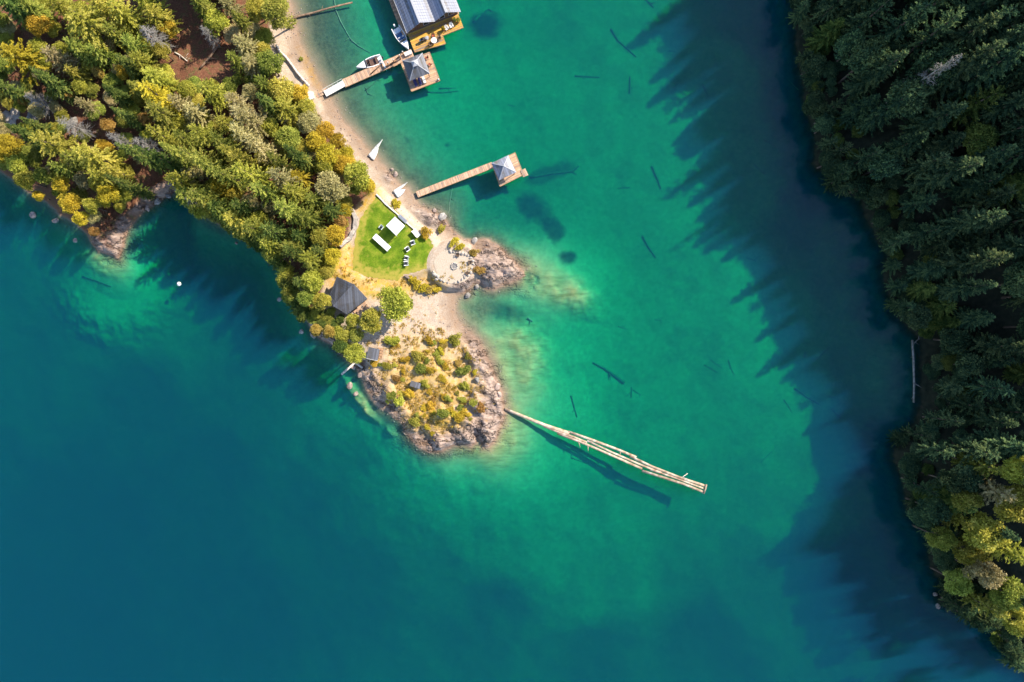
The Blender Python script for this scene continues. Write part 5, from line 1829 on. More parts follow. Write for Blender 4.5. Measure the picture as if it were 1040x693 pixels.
def make_lawn():
    z = 1.73
    poly = [P(x, y, z) for x, y in LAWN]
    # round the outline and lay a grid of turf inside it
    pl = []
    n = len(poly)
    for i in range(n):
        a, b = poly[i], poly[(i + 1) % n]
        for k in range(6):
            pl.append(a.lerp(b, k / 6))
    bm = bmesh.new()
    vs = [bm.verts.new((q.x + 0.12 * math.sin(i * 1.7), q.y + 0.12 * math.cos(i * 2.3), z)) for i, q in enumerate(pl)]
    bm.faces.new(vs)
    bmesh.ops.triangulate(bm, faces=bm.faces[:])
    bmesh.ops.subdivide_edges(bm, edges=[e for e in bm.edges if e.calc_length() > 1.2], cuts=6, use_grid_fill=True)
    bmesh.ops.triangulate(bm, faces=bm.faces[:])
    me = bpy.data.meshes.new('lawn')
    bm.to_mesh(me)
    bm.free()
    co = np.empty(len(me.vertices) * 3, np.float32)
    me.vertices.foreach_get('co', co)
    co = co.reshape(-1, 3)
    d = sdist(co[:, 0], co[:, 1], [(q.x, q.y) for q in pl])
    westish = sstep(-27.5, -32.5, co[:, 0]) * 0.75 + sstep(16.5, 13.0, co[:, 1]) * 0.75
    e = np.clip(sstep(2.2, 0.0, d) * 0.72 + westish, 0, 1)
    at = me.attributes.new('edge', 'FLOAT', 'POINT')
    at.data.foreach_set('value', e.astype(np.float32))
    me.materials.append(lawn_mat())
    o = link(bpy.data.objects.new('lawn', me))
    tag(o, kind='structure')
    if me.polygons[0].normal.z < 0:
        me.flip_normals()


make_lawn()
LZ = 1.735
# canopy
cs = [P(401.0, 220.2, 4.0), P(411.0, 229.4, 4.0), P(402.2, 239.4, 4.0), P(392.0, 229.4, 4.0)]
c = sum(cs, Vector()) / 4
t = thing('canopy', 'white square canopy tent standing on the green lawn', 'canopy', (c.x, c.y, LZ), 0)
mb = MB()
loc = [(q.x - c.x, q.y - c.y, 2.25) for q in cs]
for i in range(4):
    sheet(mb, [loc[i], loc[(i + 1) % 4], (0, 0, 2.62)], 0.03)
mb.build('roof', M['canvas'], t)
vl = MB()
for i in range(4):
    a, b = loc[i], loc[(i + 1) % 4]
    vl.beam((a[0], a[1], 2.12), (b[0], b[1], 2.12), 0.03, 0.22)
vl.build('valance', M['canvas'], t)
for q in loc:
    MB().box((q[0] * 0.95, q[1] * 0.95, 1.08), (0.07, 0.07, 2.16)).build('leg', M['steel'], t)
# long table
ct = P(387.6, 246.4, 2.5)
tz = px_dir(385 - 165, 600 - 400)
t = thing('long_table', 'long white table beside the canopy shadow on the lawn', 'table', (ct.x, ct.y, LZ), tz)
MB().box((0, 0, 0.74), (4.0, 1.15, 0.06)).build('tabletop', M['canvas'], t)
sk = MB()
sk.box((0, 0.56, 0.42), (3.96, 0.03, 0.56))
sk.box((0, -0.56, 0.42), (3.96, 0.03, 0.56))
sk.build('cloth_skirt', M['canvas'], t)
for sx in (-1.8, 0, 1.8):
    for sy in (-0.42, 0.42):
        MB().box((sx, sy, 0.355), (0.07, 0.07, 0.71)).build('leg', M['steel'], t)
# white chairs
for (px, py, rz, lab) in [(418.7, 246.8, 200, 'white slatted armchair on the lawn nearest the yellow bush'), (413.4, 253.4, 215, 'white slatted armchair on the lawn, second from the yellow bush'),
                          (412.4, 262.2, 170, 'white slatted armchair on the lawn, third from the yellow bush'), (412.0, 267.8, 185, 'white slatted armchair on the lawn farthest from the yellow bush')]:
    p = P(px, py, 2.2)
    t = thing('garden_chair', lab, 'chair', (p.x, p.y, LZ), math.radians(rz), 'white armchairs on the lawn')
    chair_parts(t, M['canvas'], M['black'], 1.15)
p = P(386.9, 231.3, 2.2)
t = thing('garden_chair', 'pale green chair with dark seat between canopy and long table', 'chair', (p.x, p.y, LZ), math.radians(230))
chair_parts(t, M['paleblue'], M['black'], 1.0)
p = P(409.2, 222.6, 2.1)
t = thing('sun_lounger', 'grey lounger between the canopy and the white lawn kerb', 'sun lounger', (p.x, p.y, LZ), px_dir(20, 18))
MB().box((0, 0, 0.28), (2.0, 0.7, 0.08)).build('frame', M['trim'], t)
MB().box((0.2, 0, 0.36), (1.5, 0.62, 0.08)).build('mattress', M['steel'], t)
MB().beam((-0.55, 0, 0.38), (-1.0, 0, 0.72), 0.62, 0.08).build('backrest', M['steel'], t)
for sx in (-0.8, 0.8):
    for sy in (-0.28, 0.28):
        MB().box((sx, sy, 0.12), (0.06, 0.06, 0.24)).build('leg', M['black'], t)
p = P(422.9, 236.8, 2.1)
t = thing('garden_bench', 'white bench on the lawn edge left of the round golden bush', 'bench', (p.x, p.y, LZ), px_dir(12, 14) + PI / 2)
MB().box((0, 0, 0.42), (0.9, 1.7, 0.06)).build('seat', M['white_rough'], t)
MB().beam((-0.42, 0, 0.45), (-0.56, 0, 0.9), 1.65, 0.06).build('backrest', M['white_rough'], t)
for sy in (-0.7, 0.7):
    MB().box((0, sy, 0.195), (0.7, 0.08, 0.39)).build('leg', M['white_rough'], t)


def drape(pts, n=4):
    """points on the ground along a photo polyline"""
    out = []
    for i in range(len(pts) - 1):
        for k in range(n):
            f = k / n
            out.append(land_at(pts[i][0] * (1 - f) + pts[i + 1][0] * f, pts[i][1] * (1 - f) + pts[i + 1][1] * f))
    out.append(land_at(*pts[-1]))
    return out


def wall_strip(name, label, cat, pts, w, h, mat, n=4):
    q = drape(pts, n)
    mb = MB()
    vs, fs = [], []
    for i, p in enumerate(q):
        a, b = q[max(0, i - 1)], q[min(len(q) - 1, i + 1)]
        d = (b - a)
        nn = Vector((-d.y, d.x, 0)).normalized() * (w / 2 * (1 + 0.15 * math.sin(i * 2.1)))
        hh = h * (1 + 0.12 * math.sin(i * 1.3 + 1))
        vs += [p + nn - Vector((0, 0, 0.4)), p + nn + Vector((0, 0, hh)), p - nn + Vector((0, 0, hh)), p - nn - Vector((0, 0, 0.4))]
    for i in range(len(q) - 1):
        for j in range(4):
            a, b = i * 4 + j, i * 4 + (j + 1) % 4
            fs.append((a, a + 4, b + 4, b))
    fs += [(0, 1, 2, 3), tuple(reversed([(len(q) - 1) * 4 + j for j in range(4)]))]
    mb.add(vs, fs)
    o = mb.build(name, mat)
    return tag(o, label, cat)


wall_strip('stone_wall', 'low curved pale stone wall between the wood and the lawn', 'stone wall', [(357.5, 213), (362.0, 222), (360.8, 233), (356, 242), (346, 250.5)], 0.75, 0.7, M['stone'])
wall_strip('kerb_wall', 'straight white kerb wall between the lawn and the beach', 'kerb wall', [(382.5, 197.5), (392, 207.5), (403, 217), (413, 226), (424, 236)], 0.28, 0.3, M['concrete'])
wall_strip('retaining_wall', 'dark low stone wall under the fire pit terrace by the orange shrubs', 'stone wall', [(412, 280), (420, 285.5), (428, 291), (441, 296)], 0.4, 0.5, M['rock'])

# ---- fire pit terrace
tc_ = P(461.0, 270.5, 1.95)
mb = MB()
n = 40
slab(mb, [((3.9 + 0.2 * math.sin(3 * a) + 0.12 * math.sin(7 * a)) * math.cos(a), (3.7 + 0.2 * math.cos(2 * a)) * math.sin(a)) for a in [2 * PI * k / n for k in range(n)]], -0.35, 0.02)
o = mb.build('terrace', M['gravel'], None, (tc_.x, tc_.y, 1.93))
tag(o, 'round beige gravel terrace with the fire pit in its middle', 'terrace')
t = thing('fire_pit', 'white stone fire pit in the middle of the round gravel terrace', 'fire pit', (tc_.x + 0.1, tc_.y, 1.95))
rg = MB()
for k in range(11):
    a = 2 * PI * k / 11
    rg.rock((0.62 * math.cos(a), 0.62 * math.sin(a), 0.14), (0.22, 0.19, 0.2), k, 1)
rg.build('stone_ring', M['stone'], t)
MB().cyl((0, 0, -0.02), 0.5, 0.08, 14).build('ash_bed', M['ash'], t)
RING = [(457.5, 255.6, 1.0), (460.5, 256.2, 0.9), (463.5, 257.2, 0.8), (466.8, 256.6, 1.0), (469.8, 257.6, 1.15), (472.8, 258.4, 0.9), (475.4, 259.8, 0.9), (478.0, 262.0, 0.9), (480.2, 265.0, 1.0), (480.8, 268.6, 0.7), (479.4, 272.5, 0.7),
        (478.3, 277.0, 0.9), (475.6, 279.6, 0.95), (472.4, 281.8, 0.9), (469.2, 284.2, 0.9), (466.0, 286.3, 0.8), (462.0, 287.0, 0.6), (441.6, 279.4, 1.3), (444.6, 281.8, 1.25), (447.6, 284.2, 1.05), (443.2, 284.0, 1.0), (451.0, 286.0, 0.75), (455.0, 287.0, 0.7), (440.0, 276.6, 0.75)]
for k, (px, py, s) in enumerate(RING):
    p = land_at(px, py)
    mb = MB().rock((0, 0, 0.08), (0.44 * s, 0.32 * s, 0.32 * s), 50 + k, 2)
    o = mb.build('boulder', M['stone'], None, (p.x, p.y, p.z))
    tag(o, 'whitish boulder in the ring bordering the fire pit terrace', 'boulder', 'whitish boulders round the fire pit terrace')
for (px, py, rz, lab) in [(464.6, 259.4, -100, 'dark chair at the fire pit terrace by the top boulders'), (476.8, 266.6, 180, 'dark chair at the fire pit terrace on the lake side'), (474.3, 277.2, 140, 'dark chair at the fire pit terrace by the lower right boulders')]:
    p = P(px, py, 2.4)
    t = thing('garden_chair', lab, 'chair', (p.x, p.y, 1.95), math.radians(rz), 'dark chairs at the fire pit')
    chair_parts(t, M['dark_timber'], None, 0.9)


# ---- cabin, shed
def cabin():
    A, B, C, D, E, F = P(342, 281, 5.0), P(359.4, 288.8, 6.3), P(373.2, 303.6, 4.9), P(352.4, 319.4, 4.9), P(338.8, 311.3, 6.3), P(334.2, 301.5, 5.0)
    c = (A + B + C + D + E + F) / 6
    z0 = 2.2
    t = thing('cabin', 'cabin with a dark grey gabled metal roof beside the lawn', 'cabin', (c.x, c.y, z0))
    o = Vector((c.x, c.y, z0))
    L_ = lambda q: q - o
    for quad in ((F, E, B, A), (E, D, C, B)):
        mb = MB()
        q = [L_(v) for v in quad]
        sheet(mb, q, 0.12)
        for k in range(1, 12):
            f = k / 12
            mb.beam(q[0].lerp(q[3], f) + Vector((0, 0, .02)), q[1].lerp(q[2], f) + Vector((0, 0, .02)), 0.045, 0.05)
        mb.build('roof_panel', M['dark_roof'], t)
    MB().beam(L_(B) + Vector((0, 0, .03)), L_(E) + Vector((0, 0, .03)), 0.3, 0.08).build('ridge_cap', M['dark_roof'], t)
    foot = [L_(v) * 0.86 for v in (A, C, D, F)]
    mb = MB()
    pts = [(v.x, v.y) for v in foot]
    slab(mb, pts, -0.5, 2.45)
    w = mb.build('wall', M['wall'], t)
    # gable triangles under the roof
    for (p, q, r) in ((A, C, B), (F, D, E)):
        a, b, m = L_(p) * 0.86, L_(q) * 0.86, L_(r) * 0.86
        g = MB()
        n = (b - a).cross(Vector((0, 0, 1))).normalized() * 0.06
        a.z = b.z = 2.44
        m.z = 3.75
        g.add([a + n, b + n, m + n, a - n, b - n, m - n], [(0, 1, 2), (5, 4, 3), (0, 3, 4, 1), (1, 4, 5, 2), (2, 5, 3, 0)])
        g.build('gable', M['wall'], t)
    # door and windows on the lake-side wall
    a, b = foot[1], foot[2]
    d = (b - a)
    d.z = 0
    L = d.length
    d.normalize()
    out = Vector((d.y, -d.x, 0))
    if out.dot(a) < 0:
        out = -out
    rz = math.atan2(d.y, d.x)
    base = Vector((a.x, a.y, 0))
    dq = base + d * (L * 0.25) + out * 0.04
    dr_ = MB().box((dq.x, dq.y, 1.05), (0.95, 0.08, 2.05), rz).build('door', M['dark_timber'], t)
    hq = dq + d * 0.35 + out * 0.07
    MB().box((hq.x, hq.y, 1.05), (0.04, 0.06, 0.14), rz).build('handle', M['steel'], dr_)
    for f in (0.55, 0.82):
        q = base + d * (L * f) + out * 0.03
        fr = MB()
        R = Matrix.Rotation(rz, 3, 'Z')
        for dx, dz, sx, sz in ((0, .5, 1.0, .08), (0, -.5, 1.0, .08), (-.46, 0, .08, .92), (.46, 0, .08, .92)):
            fr.box(Vector((q.x, q.y, 1.4 + dz)) + R @ Vector((dx, 0, 0)), (sx, 0.08, sz), rz)
        fr = fr.build('window_frame', M['trim'], t)
        MB().box((q.x, q.y, 1.4), (0.84, 0.03, 0.92), rz).build('pane', M['glass'], fr)
    pm = MB()
    q = base + d * (L * 0.5) + out * 1.0
    pm.box((q.x, q.y, 0.1), (L * 0.7, 1.8, 0.16), rz)
    pm.build('porch', M['cedar'], t)


cabin()
p = P(377.8, 359.6, 5.0)
zs = ground_z(p.x, p.y)
t = thing('shed', 'tiny shed with a flat slate-grey roof on the knoll edge', 'shed', (p.x, p.y, zs - 0.1), math.radians(-12))
sr = MB()
sheet(sr, [(-1.1, -1.15, 2.1), (1.1, -1.15, 2.1), (1.1, 1.15, 2.4), (-1.1, 1.15, 2.4)], 0.08)
sr.build('roof', M['roof2'], t)
MB().box((0, -1.18, 2.03), (2.24, 0.06, 0.14)).build('fascia', M['white_rough'], t)
MB().box((0, 0, 0.95), (1.8, 1.8, 2.1)).build('wall', M['wall'], t)
sd_ = MB().box((0.2, -0.92, 0.95), (0.75, 0.05, 1.8)).build('door', M['dark_timber'], t)
MB().box((0.48, -0.96, 0.95), (0.03, 0.05, 0.12)).build('handle', M['steel'], sd_)
p = land_at(386.3, 358.5)
t = thing('wooden_steps', 'weathered wooden steps and landing beside the tiny shed', 'steps', p, math.radians(-12))
for k in range(4):
    MB().box((0, -0.9 + k * 0.55, 0.12 + 0.12 * k), (0.95, 0.5, 0.07)).build('tread', M['timber'], t)
for s in (-0.5, 0.5):
    MB().beam((s, -1.2, 0.05), (s, 1.0, 0.45), 0.07, 0.16).build('stringer', M['timber'], t)
p = P(419.6, 392.0, 5.3)
zs = ground_z(p.x, p.y)
t = thing('storage_box', 'small grey-lidded wooden box on the dry grassy knoll', 'storage box', (p.x, p.y, zs - 0.1), px_dir(48, 14))
MB().box((0, 0, 0.45), (1.9, 1.0, 0.9)).build('body', M['dark_timber'], t)
MB().box((0, 0, 0.95), (2.05, 1.15, 0.1)).build('lid', M['roof2'], t)


# ---- logs
def log(name, label, cat, pts, r0, r1, mat, grp=None, z=None, stubs=0, seed=0, roots=False):
    """a tapered trunk along world points, with broken branch stubs"""
    r = random.Random(seed)
    q = [Vector(p) for p in pts]
    n = len(q)
    mb = MB()
    mb.tube(q, [r0 + (r1 - r0) * i / (n - 1) for i in range(n)], 9)
    for k in range(stubs):
        f = r.uniform(0.25, 0.95)
        i = min(n - 2, int(f * (n - 1)))
        b = q[i].lerp(q[i + 1], f * (n - 1) - i)
        dd = (q[-1] - q[0]).normalized()
        sd = Vector((-dd.y, dd.x, 0)) * r.choice((-1, 1))
        e = b + (sd + dd * r.uniform(0.2, 0.9) + Vector((0, 0, r.uniform(0.0, 0.4)))) * r.uniform(0.5, 1.5)
        mb.tube([b, e], [r1 * 0.6 + 0.02, 0.015], 5)
    if roots:
        for k in range(6):
            a = k * 1.05 + r.uniform(-.3, .3)
            dd = (q[0] - q[1]).normalized()
            up = Vector((0, 0, 1))
            sd = dd.cross(up).normalized()
            e = q[0] + dd * 0.3 + (sd * math.cos(a) + up * math.sin(a)) * r0 * 2.4
            mb.tube([q[0], e], [r0 * 0.5, 0.03], 5)
    o = mb.build(name, mat)
    return tag(o, label, cat, grp)


def on_ground(pts, lift, n=3):
    q = drape(pts, n)
    return [p + Vector((0, 0, lift)) for p in q]


def afloat(pts, z):
    return [P(x, y, z) for x, y in pts]


def sunk(pts, lift=0.15):
    """lying on the lake floor"""
    out = []
    for i in range(len(pts) - 1):
        for k in range(3):
            f = k / 3
            out.append((pts[i][0] * (1 - f) + pts[i + 1][0] * f, pts[i][1] * (1 - f) + pts[i + 1][1] * f))
    out.append(pts[-1])
    res = []
    for (x, y) in out:
        z = -2.0
        for _ in range(10):
            p = P(x, y, z)
            z = 0.5 * z + 0.5 * ground_z(p.x, p.y)
        p = P(x, y, z)
        res.append(Vector((p.x, p.y, z + lift)))
    return res


log('driftwood_log', 'long white bleached log lying along the upper beach', 'log', on_ground([(281.5, 47), (285, 54), (291, 59), (297, 67), (303, 75.5), (309, 82.5), (314.6, 88.2)], 0.5, 2), 0.26, 0.22, M['bleached'], stubs=1)
log('fallen_tree', 'grey-brown fallen trunk reaching from the upper beach into the lake', 'log', [land_at(294, 22) + Vector((0, 0, .3)), land_at(303, 17.5) + Vector((0, 0, .3)), P(318, 13.2, 0.12), P(335, 8.2, 0.08), P(358, 2.6, -0.1)], 0.24, 0.16, M['brownlog'], stubs=3, seed=4)
boom = 'logs chained into the floating log boom'
BOOM = [([(512.8, 415.6), (530, 422.5), (552, 431.5), (578, 440.2)], 0.30, 0.36, 'boom log that touches the rocky knoll'),
        ([(577, 438.6), (600, 446.5), (628, 457), (646, 464.5)], 0.27, 0.25, 'boom log along the upper edge of the middle of the log boom'),
        ([(552, 432.8), (566, 438.5), (582, 443.8), (596, 449.5)], 0.24, 0.22, 'short reddish boom log under the first long one from the knoll'),
        ([(566, 440.2), (590, 449.2), (618, 461.2), (652, 476.2)], 0.26, 0.24, 'boom log along the lower edge of the middle of the log boom'),
        ([(596, 447.6), (622, 459.8), (652, 472.8), (672, 480.5)], 0.20, 0.22, 'thin boom log in the centre of the log boom'),
        ([(640, 463.6), (662, 474.0), (690, 485.0), (716, 493.6)], 0.27, 0.25, 'boom log along the upper edge of the outer end of the log boom'),
        ([(652, 478.2), (672, 484.6), (695, 492.0), (714, 499.6)], 0.27, 0.25, 'boom log along the lower edge of the outer end of the log boom'),
        ([(660, 477.0), (682, 484.2), (702, 491.6), (715, 496.4)], 0.20, 0.18, 'reddish boom log between the two outermost ones')]
for k, (pp, r0, r1, lab) in enumerate(BOOM):
    log('boom_log', lab, 'log', afloat(pp, 0.12), r0, r1, M['boomlog'], boom, stubs=2 if k in (1, 3, 6) else 0, seed=k)
log('boom_crosspiece', 'short pale cross log capping the outer end of the log boom', 'log', afloat([(717.4, 492.2), (716.4, 496.4), (714.6, 501.6)], 0.4), 0.2, 0.2, M['boomlog'])
log('floating_branch', 'thin bare branch sticking out from the outer log boom', 'branch', afloat([(690.5, 486.5), (694, 484.0), (698.4, 481.0)], 0.2), 0.05, 0.09, M['bleached'], stubs=2, seed=3)
SUNK = [([(338.5, -6), (341, 10), (346, 22), (352, 33), (358, 43)], 0.12, 0.09, 'p', 'pale sunken trunk running down from the top edge off the beach'),
        ([(356, 40), (364, 47), (376, 54)], 0.15, 0.06, 'p', 'pale thin sunken trunk ending beside the white boat'),
        ([(371, 92), (379, 86), (384, 80)], 0.10, 0.06, 's', 'dark sunken stick just below the long dock'),
        ([(371, 89), (374, 96.5)], 0.09, 0.05, 's', 'short dark sunken stick crossing another below the long dock'),
        ([(434, 93.8), (450, 94.2), (466, 92.4)], 0.15, 0.10, 'p', 'straight pale sunken log under the gazebo float corner, lower of two'),
        ([(446, 90.2), (464, 89.2)], 0.12, 0.08, 'p', 'straight pale sunken log under the gazebo float corner, upper of two'),
        ([(481, 22.5), (489, 14.5), (496.5, 9.5), (499.5, 11.5)], 0.22, 0.14, 'p', 'crooked pale sunken trunk inside the dark weedy patch'),
        ([(620.5, 30), (628, 42), (646, 58)], 0.22, 0.10, 's', 'bent dark sunken trunk off the shadow edge at the upper middle'),
        ([(584, 77.5), (609, 78.5)], 0.16, 0.12, 'p', 'straight pale sunken log alone in the upper green water'),
        ([(640, 78), (639.4, 95)], 0.15, 0.10, 's', 'upright-looking dark sunken log below the bent one'),
        ([(654, -2), (664, 8)], 0.15, 0.12, 's', 'dark sunken log in a lit gap at the top edge'),
        ([(662, 169), (668.5, 184), (671, 192)], 0.18, 0.12, 's', 'dark sunken trunk with a hooked end left of the tree shadows'),
        ([(652.5, 240), (659, 252), (666, 262)], 0.18, 0.10, 's', 'thin dark sunken trunk in the open green middle water'),
        ([(538, 180.5), (560, 176.5), (582, 174.2), (588, 168.5)], 0.26, 0.14, 's', 'big dark sunken trunk beyond the swim float'),
        ([(602, 368.5), (614, 374.5), (634, 389)], 0.15, 0.34, 's', 'dark sunken trunk with a thick root end in the middle water'),
        ([(580, 402), (586, 424)], 0.15, 0.09, 's', 'thin dark sunken trunk above the log boom'),
        ([(641.5, 393), (641, 404)], 0.12, 0.09, 's', 'short dark sunken stick right of the thick-rooted trunk'),
        ([(807, 394.5), (818, 402.5), (832, 411)], 0.20, 0.12, 's', 'dark sunken trunk beside the right-hand shadow edge'),
        ([(845, 416), (854, 425)], 0.22, 0.10, 'p', 'pale sunken stump in the lit gap of the right shadow'),
        ([(459.5, 190), (456.8, 205), (455.4, 220)], 0.08, 0.06, 'p', 'thin pale sunken pole just below the slim pier'),
        ([(536, 323), (541, 326.5)], 0.25, 0.15, 'p', 'short pale sunken log in the cove mouth'),
        ([(84, 281), (100, 286), (113, 291)], 0.14, 0.10, 's', 'curved dark sunken log on the left green shoal')]
for k, (pp, r0, r1, mm, lab) in enumerate(SUNK):
    log('sunken_log', lab, 'log', sunk(pp, 0.06), r0 * 1.15, r1 * 1.15, M['sunkenpale'] if mm == 'p' else M['sunken'], 'sunken logs on the lake floor', stubs=1, seed=20 + k)
rq = random.Random(77)
nn_ = 0
while nn_ < 26:
    x, y = rq.uniform(430, 850), rq.uniform(20, 470)
    w_ = W(x, y)
    if ground_z(*w_) > -2.6 or x > 900 - 0.25 * abs(y - 420):
        continue
    a, l = rq.uniform(0, PI), rq.uniform(6, 17)
    log('sunken_log', 'faint thin sunken stick scattered on the green lake floor', 'log', sunk([(x, y), (x + math.cos(a) * l * .5 + rq.uniform(-1, 1), y + math.sin(a) * l * .5), (x + math.cos(a) * l, y + math.sin(a) * l)], 0.03), rq.uniform(.06, .14), 0.05, M['sunken'] if rq.random() < .6 else M['sunkenpale'], 'faint sticks on the lake floor', stubs=1, seed=nn_)
    nn_ += 1
for (pp, lab) in [([(347.0, 380.5), (353.5, 374.6), (360.2, 368.8)], 'white bleached log pointing into the water below the tiny shed'), ([(360.0, 368.0), (364.0, 370.6), (368.2, 373.8)], 'shorter white bleached log joined to the one below the tiny shed')]:
    log('driftwood_log', lab, 'log', afloat(pp, 0.8), 0.22, 0.2, M['bleached'], 'white logs below the tiny shed')
for (pp, r0, mt, lab) in [([(926.5, 345.5), (927.8, 365), (928.4, 388), (928.0, 409)], 0.24, 'oldlog', 'long grey log lying along the water edge of the right shore'), ([(927.5, 350), (931, 346), (936, 343)], 0.12, 'oldlog', 'small grey branch at the top of the long right shore log')]:
    log('driftwood_log', lab, 'log', afloat(pp, 0.2), r0, r0 * 0.75, M[mt], 'grey driftwood on the right shore', stubs=3, seed=5)
# logs lying in the woods
for (pp, r0, r1, mt, lab) in [([(204, 70), (212, 61), (225, 44)], 0.22, 0.16, 'brownlog', 'long brown fallen trunk across the red-brown clearing'), ([(178, 54), (184, 57), (191, 63)], 0.15, 0.08, 'bleached', 'white fallen stick at the dark end of the clearing'),
                          ([(43, 3), (48, 9), (54, 15)], 0.16, 0.12, 'bleached', 'pale fallen log near the top left corner'), ([(88, 82), (97, 74), (108, 58)], 0.2, 0.14, 'brownlog', 'dark leaning fallen trunk among the upper left conifers'),
                          ([(150, 140), (157, 146), (165, 156)], 0.18, 0.1, 'bleached', 'pale fallen trunk above the small inlet'), ([(254, 42), (262, 34), (268, 31)], 0.14, 0.1, 'brownlog', 'short brown fallen log near the top of the beach')]:
    q = on_ground(pp, 0.3, 2)
    log('fallen_log', lab, 'log', q, r0, r1, M[mt], 'fallen logs in the peninsula wood', stubs=4, seed=int(pp[0][0]))
# mooring buoy off the left shore
p = P(181.5, 288.5, 0.15)
t = thing('mooring_buoy', 'white floating buoy alone off the shaded left shore', 'buoy', (p.x, p.y, 0))
bm_ = MB()
bm_.tube([(0, 0, -0.35), (0, 0, -0.25), (0, 0, 0.05), (0, 0, 0.3), (0, 0, 0.42)], [0.05, 0.32, 0.45, 0.3, 0.06], 12)
bm_.build('float', M['white'], t)
MB().tube([(0, 0, 0.4), (0, 0, 0.62)], 0.04, 6).build('ring_post', M['steel'], t)
# ------------------------------------------------------------------ boulders, shrubs, tufts
BOULD = [(398, 172, .8, 'r', 'rounded tan boulder on the beach between the two pairs of canoes'), (401.5, 177, 1.2, 'r', 'long tan boulder at the water edge between the canoes'), (449, 221, 2.0, 'g', 'large grey-pink boulder on the shore below the slim pier'), (441, 214, 1.0, 'r', 'brown boulder on the shore just below the slim pier foot'),
         (482, 245, 1.5, 'g', 'grey boulder at the tip of the headland top edge'), (205, 194, 1.3, 'g', 'pale boulder at the left edge of the small inlet'), (193, 200, 1.6, 'g', 'grey boulder in the mouth of the small inlet'), (180, 193, 1.4, 'g', 'grey boulder at the head of the small inlet'), (171, 199, 1.3, 'g', 'grey boulder on the spit below the inlet'), (160, 205, 1.5, 'g', 'dark-footed boulder halfway along the spit'), (150, 212, 1.3, 'r', 'brown boulder on the spit near the left cape'),
         (246, 241, 1.8, 'r', 'reddish boulder in the water off the shaded left shore, largest'), (240, 247, 0.8, 'r', 'small reddish boulder in the water beside the largest one'), (284, 304, 1.2, 'g', 'grey boulder in the water left of the cabin'), (306, 337, 1.3, 'g', 'pale boulder in the water below the cabin'), (318, 341, 1.6, 'r', 'pinkish boulder on the shore below the cabin'), (295, 303, 1.1, 'r', 'reddish boulder on the shore left of the cabin'),
         (33, 218, 1.7, 'r', 'reddish boulder in the water off the left cape'), (56, 224, 1.4, 'r', 'brown boulder in the water below the left cape'), (76, 244, 1.2, 'r', 'brown boulder at the left foot of the cape point'),
         (358, 373, 1.3, 'r', 'brown boulder beside the white logs below the shed'), (366, 381, 1.3, 'r', 'brown boulder on the shore under the white logs'), (361, 400, 1.2, 'r', 'brown boulder on the narrow reef beside the knoll'), (355, 392, 1.5, 'r', 'rusty boulder topping the narrow reef beside the knoll'),
         (485, 386, 1.3, 'g', 'white boulder near the dark shrub on the knoll'), (505, 393, 1.6, 'r', 'wet brown boulder on the right shore of the knoll, upper'), (507, 401, 1.4, 'r', 'wet brown boulder on the right shore of the knoll, lower'), (475, 300, 1.4, 'g', 'grey boulder under the terrace wall at the cove'), (484, 291, 1.3, 'g', 'grey boulder between terrace and headland'),
         (950, 604, 1.0, 'r', 'brown boulder on the lower right shore, upper of two'), (953, 616, 1.2, 'r', 'brown boulder on the lower right shore, lower of two')]
for k, (px, py, s, mt, lab) in enumerate(BOULD):
    p = land_at(px, py)
    gz = ground_z(p.x, p.y)
    p.z = max(gz, -0.15 * s)
    o = MB().rock((0, 0, 0.05), (0.52 * s, 0.40 * s, 0.36 * s), 200 + k, 3).build('boulder', M['greyrock' if mt == 'g' else 'rock'], None, p)
    tag(o, lab, 'boulder', 'boulders along the shores')
# bare rock outcrops in the wood
for k, (px, py, a, b, mt, lab) in enumerate([(11, 123, 2.6, 3.2, 'stone', 'bare cream rock slab at the left edge of the wood'), (36, 122, 1.9, 2.2, 'greyrock', 'bare grey rock slab right of the cream one'), (68, 126, 2.6, 1.7, 'greyrock', 'bare grey rock slab above the paired round conifers'), (190, 178, 1.5, 1.1, 'stone', 'beige rock slab above the small inlet')]):
    p = land_at(px, py)
    mb = MB()
    rr = random.Random(k)
    for q in range(7):
        mb.rock((rr.uniform(-.6, .6) * a, rr.uniform(-.6, .6) * b, 0.1), (a * rr.uniform(.3, .5), b * rr.uniform(.3, .5), 0.5), 300 + k * 10 + q, 2)
    o = mb.build('rock_outcrop', M[mt], None, p)
    tag(o, lab, 'rock outcrop', 'rock outcrops in the wood')

